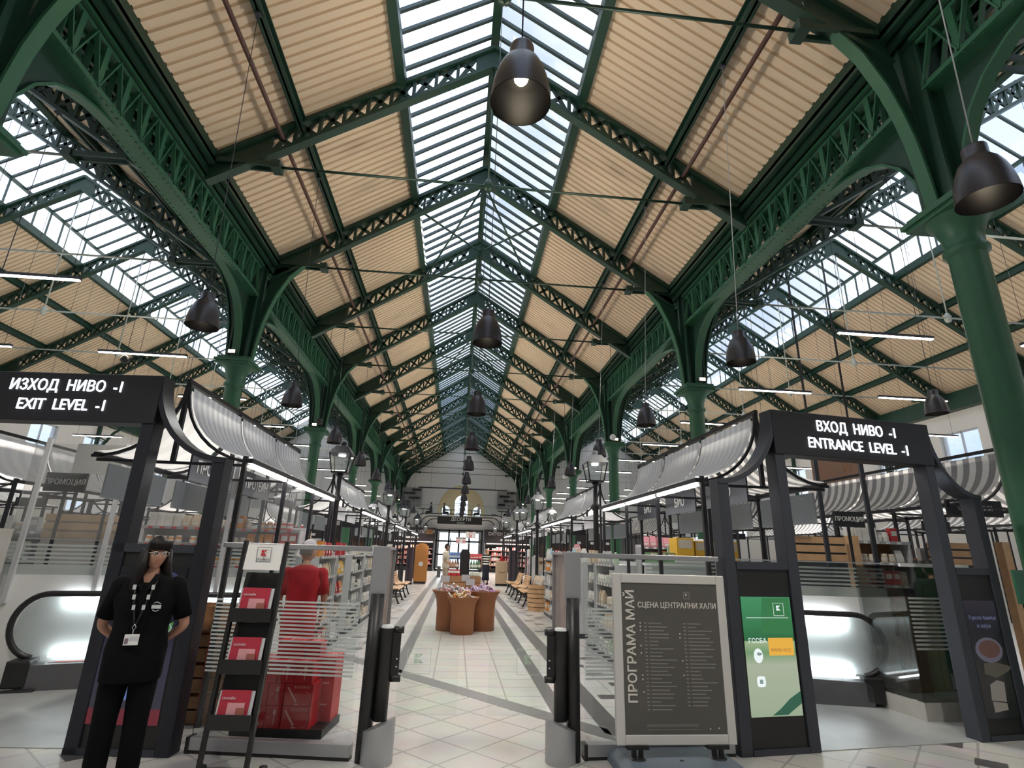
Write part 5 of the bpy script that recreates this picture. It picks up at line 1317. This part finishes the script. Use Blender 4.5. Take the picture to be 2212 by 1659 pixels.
class Head:
    def __init__(s,c,yaw=0.,pitch=0.,sc=1.):
        s.c=Vector(c);s.R=Matrix.Rotation(yaw,3,'Z')@Matrix.Rotation(pitch,3,'X');s.k=sc
    def P(s,x,y,z):return tuple(s.c+s.R@Vector((x,y,z))*s.k)
    def surf(s,th,ph,g=0.):               # th: 0 = face front (-y), around; ph: -90..90
        ct,st=math.cos(th),math.sin(th);cp,sp=math.cos(ph),math.sin(ph)
        x=.074*st*cp;y=-.092*ct*cp;z=.118*sp
        if z<0:
            f=1-.34*(-z/.118)**1.6;x*=f
            if y<0:y=y*(1-.06*(-z/.118))-.010*(-z/.118)
            else:y*=1-.38*(-z/.118)
        front=max(0,ct)**3*cp
        if ct>0:
            y+=front*.010*math.exp(-((z-.03)/.05)**2)
            lx=x/.020;n=math.exp(-(x/.013)**2)*math.exp(-((z+.022)/.020)**2);y-=n*.024
            y-=math.exp(-(x/.010)**2)*math.exp(-((z-.002)/.028)**2)*.012
            for e in(-.031,.031):y+=math.exp(-((x-e)/.016)**2-((z-.008)/.012)**2)*.012
            y-=math.exp(-((abs(x)-.03)/.022)**2-((z-.032)/.011)**2)*.004
            y-=math.exp(-(x/.024)**2-((z+.060)/.012)**2)*.006
            y+=math.exp(-(x/.03)**2-((z+.078)/.008)**2)*.004
            y-=math.exp(-(x/.02)**2-((z+.10)/.016)**2)*.008
            for e in(-.04,.04):y-=math.exp(-((x-e)/.02)**2-((z+.02)/.022)**2)*.004
        k=1+g
        return (x*k,y*k,z*k)
    def mesh(s,b,n=40,m=30):
        V=[];F=[]
        for i in range(m+1):
            ph=-math.pi/2+math.pi*i/m
            for j in range(n):V.append(s.P(*s.surf(2*math.pi*j/n-math.pi,ph)))
        for i in range(m):
            for j in range(n):
                a=i*n+j;c=i*n+(j+1)%n;F.append((a,c,c+n,a+n))
        b.add(V,F,True)
        for e in(-1,1):
            pr=[]
            b.add([s.P(e*.070,.0,-.03),s.P(e*.084,.018,-.02),s.P(e*.090,.026,.012),s.P(e*.082,.02,.03),s.P(e*.070,.002,.02),s.P(e*.072,.012,.0)],[(0,1,5),(1,2,5),(2,3,5),(3,4,5),(4,0,5)],True)
        return b
    def shell(s,b,test,g=.06,n=48,m=34,fn=None):
        V=[];keep=[]
        for i in range(m+1):
            ph=-math.pi/2+math.pi*i/m
            for j in range(n):
                th=2*math.pi*j/n-math.pi;p=s.surf(th,ph,0);r=Vector((math.sin(th)*.074*math.cos(ph),-.092*math.cos(th)*math.cos(ph),.118*math.sin(ph)))
                q=(r*(1+g)) ;V.append(s.P(*(fn(q,th,ph) if fn else q)));keep.append(test(th,ph))
        F=[]
        for i in range(m):
            for j in range(n):
                a=i*n+j;c=i*n+(j+1)%n
                if all(keep[q] for q in(a,c,c+n,a+n)):F.append((a,c,c+n,a+n))
        b.add(V,F,True);return b
    def features(s,parent,lip=LIP):
        for e in(-1,1):
            b=MB();b.ball(s.P(e*.031,-.077,.008),.0125*s.k,12,8);o=b.build('eye',EYEW,parent)
            i=MB();i.ball(s.P(e*.031,-.0845,.008),.0066*s.k,10,6);i.build('iris',EYED,o)
            w=MB();w.tube([s.P(e*.016,-.092,.026),s.P(e*.032,-.093,.031),s.P(e*.048,-.083,.026)],.003*s.k,6);w.build('eyebrow',HAIRD,parent)
        l=MB();l.tube([s.P(-.024,-.083,-.062),s.P(-.01,-.094,-.059),s.P(0,-.096,-.060),s.P(.01,-.094,-.059),s.P(.024,-.083,-.062)],[.001,.0045*s.k,.005*s.k,.0045*s.k,.001],8)
        l.build('lips',lip,parent)
def hand(b,w,d,side,curl=.5,k=1.):
    """w wrist, d direction of the fingers, side: thumb direction"""
    w=Vector(w);d=Vector(d).normalized();t=Vector(side);t=(t-d*t.dot(d)).normalized();n=d.cross(t)
    R=Matrix((t,n,d)).transposed()
    def Q(x,y,z):return w+R@(Vector((x,y,z))*k)
    pts=[Q(0,0,-.02),Q(0,0,.02),Q(0,0,.055),Q(0,0,.09)]
    V=[];rs=[(.024,.020),(.030,.016),(.040,.015),(.040,.012)]
    nn=10
    for p,(rx,ry) in zip(pts,rs):
        for i in range(nn):
            a=2*math.pi*i/nn;V.append(p+R@(Vector((rx*math.cos(a),ry*math.sin(a),0))*k))
    F=[(i*nn+j,i*nn+(j+1)%nn,(i+1)*nn+(j+1)%nn,(i+1)*nn+j) for i in range(3) for j in range(nn)]+[tuple(3*nn+j for j in range(nn))]
    b.add(V,F,True)
    for fx,L in((.030,.068),(.010,.078),(-.010,.072),(-.029,.056)):
        p=[Q(fx,0,.085)];a=0;z=.085;y=0
        for q in range(3):
            a+=curl*.75;seg=L/3;z+=seg*math.cos(a);y-=seg*math.sin(a);p.append(Q(fx,y,z))
        b.tube(p,[.0095*k,.009*k,.008*k,.006*k],7)
    b.tube([Q(.026,0,.015),Q(.048,-.006,.04),Q(.053,-.016,.066),Q(.048,-.026,.086)],[.013*k,.011*k,.010*k,.007*k],7)
    return b
def figure(t,H,arms,legs=None,fat=1.,sh=.17,head=None,shirt=None,sleeve=1.,trou=None,skin=SKIN,hem=.86,skirt=None,shoes=BLKC,lean=(0,0),shorts=False,hcurl=.5,vneck=0):
    k=H/1.75;lx,ly=lean
    def p(x,y,z):
        f=max(0,(z-.95)/.6);return ((x+lx*f)*k,(y+ly*f)*k,z*k)
    L=legs or dict(hipL=(-.09,0,.90),kneeL=(-.10,-.015,.49),ankL=(-.105,.02,.085),hipR=(.09,0,.90),kneeR=(.10,-.015,.49),ankR=(.105,.02,.085))
    J={'pelvis':(p(0,.0,.95),(.145*fat*k,.10*fat*k)),'waist':(p(0,0,1.10),(.125*fat*k,.088*fat*k)),'chest':(p(0,-.005,1.27),(.142*fat*k,.098*fat*k)),'top':(p(0,.005,1.40),(.12*k,.075*k)),
       'neck':(p(0,.0,1.475),.050*k),'nape':(p(0,-.008,1.56),.046*k)}
    E=[('pelvis','waist'),('waist','chest'),('chest','top'),('top','neck'),('neck','nape')]
    for s,n in((-1,'L'),(1,'R')):
        sx,(ex,ey,ez),(wx,wy,wz)=sh*s,arms[n][0],arms[n][1]
        J['sh'+n]=(p(sx,.005,1.405),.056*k);J['el'+n]=(p(ex,ey,ez),.040*k);J['wr'+n]=(p(wx,wy,wz),(.027*k,.024*k))
        E+=[('top','sh'+n),('sh'+n,'el'+n),('el'+n,'wr'+n)]
        J['hip'+n]=(p(*L['hip'+n]),.088*fat*k);J['knee'+n]=(p(*L['knee'+n]),.056*k);J['ank'+n]=(p(*L['ank'+n]),.038*k)
        a=L['ank'+n];J['toe'+n]=(p(a[0]+.012*s,a[1]-.15,.035),(.036*k,.022*k))
        E+=[('pelvis','hip'+n),('hip'+n,'knee'+n),('knee'+n,'ank'+n),('ank'+n,'toe'+n)]
    b=MB();head.mesh(b)
    for s,n in((-1,'L'),(1,'R')):
        e,w=Vector(J['el'+n][0]),Vector(J['wr'+n][0]);hand(b,w+(w-e).normalized()*.01,(w-e),arms[n][2],hcurl,k)
    skin_mesh('body',J,E,skin,t,2,b)
    head.features(t)
    def infl(r,g):return tuple(q+g*k for q in r) if isinstance(r,tuple) else r+g*k
    if shirt:
        b=MB();f=fat
        secs=[(hem,.160*f,.125*f),(hem+.012,.163*f,.128*f),(.95,.168*f,.125*f),(1.08,.150*f,.112*f),(1.2,.158*f,.118*f),(1.30,.172*f,.120*f),(1.37,.188,.110),(1.42,.184,.098),(1.452,.150,.088),(1.474,.102,.075),(1.492,.066,.064)]
        n=28;V=[];F=[]
        for z,rx,ry in secs:
            for i in range(n):
                a=2*math.pi*i/n;ca,sa=math.cos(a),math.sin(a);e=.8
                x=math.copysign(abs(ca)**e,ca)*rx*(sh/.17 if z>1.25 else 1);y=math.copysign(abs(sa)**e,sa)*ry
                V.append(p(x,y,z))
        m_=len(secs)
        for i in range(m_-1):
            for j in range(n):
                if vneck and i>=m_-vneck and abs(j+.5-n*.75)<(i-m_+vneck+1)*.9:continue
                F.append((i*n+j,i*n+(j+1)%n,(i+1)*n+(j+1)%n,(i+1)*n+j))
        b.add(V,F,True)
        for s_,nn in((-1,'L'),(1,'R')):
            A=Vector(J['sh'+nn][0]);C=Vector(J['el'+nn][0]);W_=Vector(J['wr'+nn][0]);a0=A+Vector((-s_*.05*k,0,-.01*k))
            e1=A+(C-A)*min(1,.86*sleeve)
            pts=[a0,A+Vector((s_*.012*k,0,-.022*k)),A.lerp(e1,.5),e1];rr=[.066*k,.074*k,.066*k*(.7+.3*f),.060*k*(.7+.3*f)]
            if sleeve>1.01:pts+=[C.lerp(W_,.4),C.lerp(W_,.92)];rr+=[.050*k,.040*k]
            b.tube(pts,rr,14);b.ball(tuple(A+Vector((s_*.008*k,0,-.012*k))),.073*k,14,10)
        b.build('shirt',shirt,t)
    if skirt:
        m=MB();m.lathe([(.0,1.02*k),(.135*k,1.02*k),(.185*k,.86*k),(.17*k,.5*k),(.19*k,.22*k),(.17*k,.21*k),(0,.25*k)],n=24,sy=.78);m.build('skirt',skirt,t)
    if trou:
        Jt={'pelvis':(J['pelvis'][0],infl(J['pelvis'][1],.010))};Et=[]
        Jt['band']=(p(0,0,1.06),(.14*fat*k,.10*fat*k));Et.append(('pelvis','band'))
        for n in 'LR':
            Jt['hip'+n]=(J['hip'+n][0],infl(J['hip'+n][1],.012));Jt['knee'+n]=(J['knee'+n][0],infl(J['knee'+n][1],.028));Et+=[('pelvis','hip'+n),('hip'+n,'knee'+n)]
            if not shorts:
                a=J['ank'+n][0];Jt['ank'+n]=((a[0],a[1],a[2]-.02*k),infl(J['ank'+n][1],.040));Et.append(('knee'+n,'ank'+n))
        skin_mesh('trousers',Jt,Et,trou,t,2)
    for n in 'LR':
        a=J['ank'+n][0];x=J['toe'+n][0];m=MB();sx=(x[0]-a[0])
        m.tube([(a[0]-sx*.3,a[1]+.055*k,.035*k),(a[0],a[1],.05*k),(a[0]+sx*.6,a[1]-.09*k,.042*k),(x[0],x[1]-.03*k,.030*k)],[.034*k,.045*k,.046*k,.030*k],12);m.ball((a[0]-sx*.3,a[1]+.055*k,.035*k),.034*k,10,8);m.ball((x[0],x[1]-.03*k,.03*k),.030*k,10,8);m.build('shoe',shoes,t)
    return J,k
# --- the woman in black, arms folded behind her back, looking towards the gate
W=empty('person',(-2.50,4.50,0),math.radians(12),'person with long dark hair, glasses, black clothes and a lanyard, hands behind back','person')
hd=Head((.0,-.012,1.565),math.radians(30),math.radians(4),.98)
J,k=figure(W,1.68,{'L':((-.285,.06,1.10),(-.12,.17,.95),(0,0,-1)),'R':((.285,.06,1.10),(.12,.17,.97),(0,0,-1))},fat=1.2,sh=.18,head=hd,shirt=BLKC,sleeve=.92,trou=BLKC,hem=.74,vneck=4)
hb=MB()
face=lambda th,ph:not(abs(th)<1.0 and -2<ph<.30) and not(abs(th)<1.25 and ph<-.1)
hd.shell(hb,face,.13,60,40)
for i in range(26):                     # long strands over shoulders and back
    th=math.radians(62+236*i/25);x0,y0=math.sin(th)*.085,-math.cos(th)*.10
    if i%25==0 or i in(1,24):L=.30
    else:L=.40
    a=hd.P(x0*.95,y0*.95,.03);c=hd.P(x0*1.12,y0*1.08,-.12)
    out=Vector((c[0],c[1]))-Vector((hd.c.x,hd.c.y))
    e=(hd.c.x+out.x*1.35,hd.c.y+out.y*1.3+.01,1.565-L*.72);f=(hd.c.x+out.x*1.4,hd.c.y+out.y*1.25+.01,1.565-L)
    hb.tube([a,c,e,f],[.022,.03,.026,.008],7)
hb.build('hair',HAIRD,W)
fr=MB()
for i in range(11):
    th=math.radians(-50+10*i);z1=.036+.004*math.cos(i*2)
    hd_p=[hd.P(math.sin(th)*.083,-math.cos(th)*.104,.10),hd.P(math.sin(th)*.084,-math.cos(th)*.108,.065),hd.P(math.sin(th)*.081,-math.cos(th)*.104,z1)]
    fr.tube(hd_p,[.016,.014,.007],6)
fr.build('fringe',HAIRD,W)
gl=empty('glasses',(0,0,0));gl.parent=W
SIL=mat('spectacle_frame',(.72,.70,.66),.3,.6)
for e in(-1,1):
    m=MB();m.tube([hd.P(e*.034+.024*math.cos(a),-.106+abs(.034+e*.024*math.cos(a))*.12,.006+.017*math.sin(a)) for a in [i*math.pi/8 for i in range(17)]],.0016,6);m.build('rim',SIL,gl)
    m=MB();m.tube([hd.P(e*.058,-.10,.012),hd.P(e*.080,-.03,.014),hd.P(e*.079,.02,.010)],.0018,6);m.build('temple',SIL,gl)
    m=MB();m.add([hd.P(e*.034+.022*math.cos(a),-.105,.006+.015*math.sin(a)) for a in [i*math.pi/8 for i in range(16)]],[tuple(range(16))]);m.build('lens',glass('lens_glass',(.95,.95,.95),.06),gl)
m=MB();m.tube([hd.P(-.012,-.107,.012),hd.P(0,-.110,.015),hd.P(.012,-.107,.012)],.0018,6);m.build('bridge',SIL,gl)
cl=MB()
for s in(-1,1):
    cl.add([(s*.015,-.128,1.30),(s*.07,-.115,1.37),(s*.085,-.05,1.425),(s*.04,-.075,1.42),(s*.012,-.105,1.35)],[(0,1,2,3,4)])
cl.build('collar',BLKC,W)
ly=MB()
lp={}
for s in(-1,1):
    pts=[(s*.062,-.055,1.40),(s*.06,-.125,1.34),(s*.035,-.150,1.22),(s*.006,-.152,1.09)];ly.tube(pts,.007,6);lp[s]=pts
ly.build('lanyard',RUBBER,W)
sq=MB()
for s in(-1,1):
    P=lp[s]
    for a,b,f in((1,2,.05),(1,2,.6),(2,3,.15)):
        u=Vector(P[a]).lerp(Vector(P[b]),f);sq.box(u.x-.010,u.x+.010,u.y-.014,u.y-.008,u.z-.016,u.z+.016)
sq.build('lanyard_emblem',LGREY,W)
m=MB();m.tube([(0,-.158,1.09),(-.012,-.16,1.07),(0,-.16,1.05),(.012,-.16,1.07),(0,-.158,1.09)],.003,6);m.tube([(0,-.16,1.05),(0,-.16,1.025)],.004,6);m.build('hook',GREY,W)
m=MB();m.box(-.045,.045,-.164,-.160,.955,1.025);o=m.build('badge_card',WHITE,W);m=MB();m.box(-.040,-.018,-.166,-.164,.965,1.0);m.build('badge_photo',mat('badge_photo',(.20,.14,.18),.6),o);m=MB();m.box(-.01,.04,-.166,-.164,.985,1.012);m.build('badge_field',LGREY,o)
m=MB();m.box(.075,.135,-.142,-.137,1.19,1.215);m.build('name_tag',LGREY,W)
m=MB();m.tube([(.085,-.140,1.225),(.105,-.142,1.235),(.13,-.138,1.222)],.003,6);m.tube([(.085,-.140,1.18),(.105,-.142,1.172),(.125,-.138,1.18)],.003,6);m.build('chest_emblem',LGREY,W)
# --- man in the red T-shirt, seen from behind, looking left
M=empty('person',(-1.93,6.62,0),math.radians(180+8),'person in a red T-shirt and pale cap seen from behind beyond the red boxes','person')
hm=Head((0,-.015,1.60),math.radians(-52),math.radians(10),1.02)
J,k=figure(M,1.70,{'L':((-.25,.0,1.12),(-.22,-.14,.92),(.3,-1,0)),'R':((.25,.0,1.12),(.22,-.16,.93),(-.3,-1,0))},fat=1.14,sh=.18,head=hm,shirt=mat('red_cloth',(.36,.008,.016),.85,0,.12,18.,.15),sleeve=.95,trou=mat('dark_denim',(.045,.05,.065),.85,0,.25,30.),skin=SKIN2,hem=.68)
hb=MB();hm.shell(hb,lambda th,ph:(abs(th)>1.35 and ph>-.55) or ph>.55,.035);hb.build('hair',HAIRG,M)
cp=MB();hm.shell(cp,lambda th,ph:ph>.42,.09);A=[hm.P(math.sin(t_)*.082,-math.cos(t_)*.10,.052) for t_ in [i*.2-1.0 for i in range(11)]];B=[hm.P(math.sin(t_)*.075,-math.cos(t_)*.165-.01,.038) for t_ in [i*.2-1.0 for i in range(11)]]
cp.strip(A,B,True);cp.build('cap',mat('cap_cloth',(.52,.50,.54),.8),M)
# --- shopper in a cream T-shirt and beige shorts
F=empty('person',(-.66,23.9,0),math.radians(78),'person in a cream T-shirt and beige shorts standing left of the aisle island','person')
hf=Head((0,-.02,1.80),0,math.radians(14),1.08)
J,k=figure(F,1.92,{'L':((-.24,-.02,1.13),(-.2,-.2,1.0),(0,-1,.3)),'R':((.24,-.02,1.13),(.2,-.22,1.0),(0,-1,.3))},fat=1.05,sh=.175,head=hf,shirt=mat('cream_cloth',(.60,.54,.44),.85,0,.08,14.),trou=mat('beige_cloth',(.36,.29,.22),.85,0,.1,16.),shorts=True,hem=.86)
hb=MB();hf.shell(hb,lambda th,ph:(abs(th)>1.2 and ph>-.6) or ph>.45,.06);hb.build('hair',HAIRD,F)
m=MB();m.box(-.02,.12,.1,.3,.55,1.0);m.build('shopping_basket',mat('grey_basket',(.11,.12,.13),.5),None,'dark grey shopping basket held behind the person in cream','basket',loc=(-.98,23.9,0))
# --- shopper in a striped top and long navy skirt
SW=stripes('black_white_stripe',(.70,.69,.66),(.012,.012,.014),.125,'Z',trans=0.02)
G=empty('person',(1.36,29.7,0),math.radians(-18),'person in a striped top and long navy skirt right of the aisle island','person')
hg=Head((0,-.01,1.66),math.radians(-30),math.radians(6),1.02)
J,k=figure(G,1.80,{'L':((-.23,.0,1.12),(-.25,-.06,.88),(0,-1,0)),'R':((.23,.0,1.12),(.24,-.06,.88),(0,-1,0))},sh=.16,head=hg,shirt=SW,sleeve=.8,skirt=mat('navy_cloth',(.012,.014,.03),.85,0,.15,15.),hem=.95)
hb=MB();hg.shell(hb,lambda th,ph:(abs(th)>1.0) or ph>.5,.10);[hb.tube([hg.P(math.sin(a)*.09,-math.cos(a)*.10,0),hg.P(math.sin(a)*.10,-math.cos(a)*.11,-.13),hg.P(math.sin(a)*.09,-math.cos(a)*.10,-.24)],[.03,.032,.01],6) for a in [1.3+i*.35 for i in range(11)]];hb.build('hair',HAIRB,G)
# --- dark figure behind the right bay of the entrance portal
K=empty('person',(6.42,7.3,0),math.radians(170),'person in dark clothes half hidden behind the right bay of the entrance portal','person')
hk=Head((0,-.02,1.60),.3,math.radians(12),1.02)
figure(K,1.72,{'L':((-.26,-.02,1.10),(-.24,-.2,.95),(0,-1,0)),'R':((.26,-.02,1.10),(.24,-.2,.95),(0,-1,0))},fat=1.12,sh=.19,head=hk,shirt=mat('dark_jacket',(.03,.03,.035),.8),sleeve=1.2,trou=mat('navy_cloth',(.012,.014,.03),.85))
hb=MB();hk.shell(hb,lambda th,ph:(abs(th)>1.2 and ph>-.6) or ph>.45,.06);hb.build('hair',HAIRD,K)
# --- guests on the gallery
sit=dict(hipL=(-.09,0,.90),kneeL=(-.10,-.40,.90),ankL=(-.10,-.40,.48),hipR=(.09,0,.90),kneeR=(.10,-.40,.90),ankR=(.10,-.40,.48))
for i,(x,y,rz,c,hcol,lab) in enumerate(((-2.70,49.2,-HP,(.05,.05,.06),HAIRD,'person in dark clothes seated at the left gallery table'),(-1.55,49.3,HP,(.07,.07,.08),HAIRD,'person in dark grey seated left of the middle gallery tables'),(1.55,49.3,-HP,(.62,.60,.58),HAIRG,'person in a white top seated right of the middle gallery tables'),(4.25,49.2,-HP,(.03,.03,.03),HAIRD,'person in black seated at the right gallery table'))):
    P=empty('person',(x,y,4.01),rz,lab,'person')
    hh=Head((0,-.02,1.60),0,.15,1.0)
    kk=dict(L=((-.22,-.12,1.14),(-.18,-.34,1.14),(0,0,1)),R=((.22,-.12,1.14),(.18,-.34,1.14),(0,0,1)))
    figure(P,1.70,kk,legs=sit,head=hh,shirt=mat('guest_cloth_%d'%i,c,.85),trou=BLKC,sh=.165,hem=.9,sleeve=1.2,shoes=BLKC)
    hb=MB();hh.shell(hb,lambda th,ph:(abs(th)>1.2 and ph>-.6) or ph>.45,.06);hb.build('hair',hcol,P)
# --- a barista high on the left gallery
for o in list(bpy.data.objects):
    if o.name.startswith('person') and o.parent is None and o.location.z>3.5:
        for c in o.children:
            if c.name.startswith('shoe'):c.location.z=.40
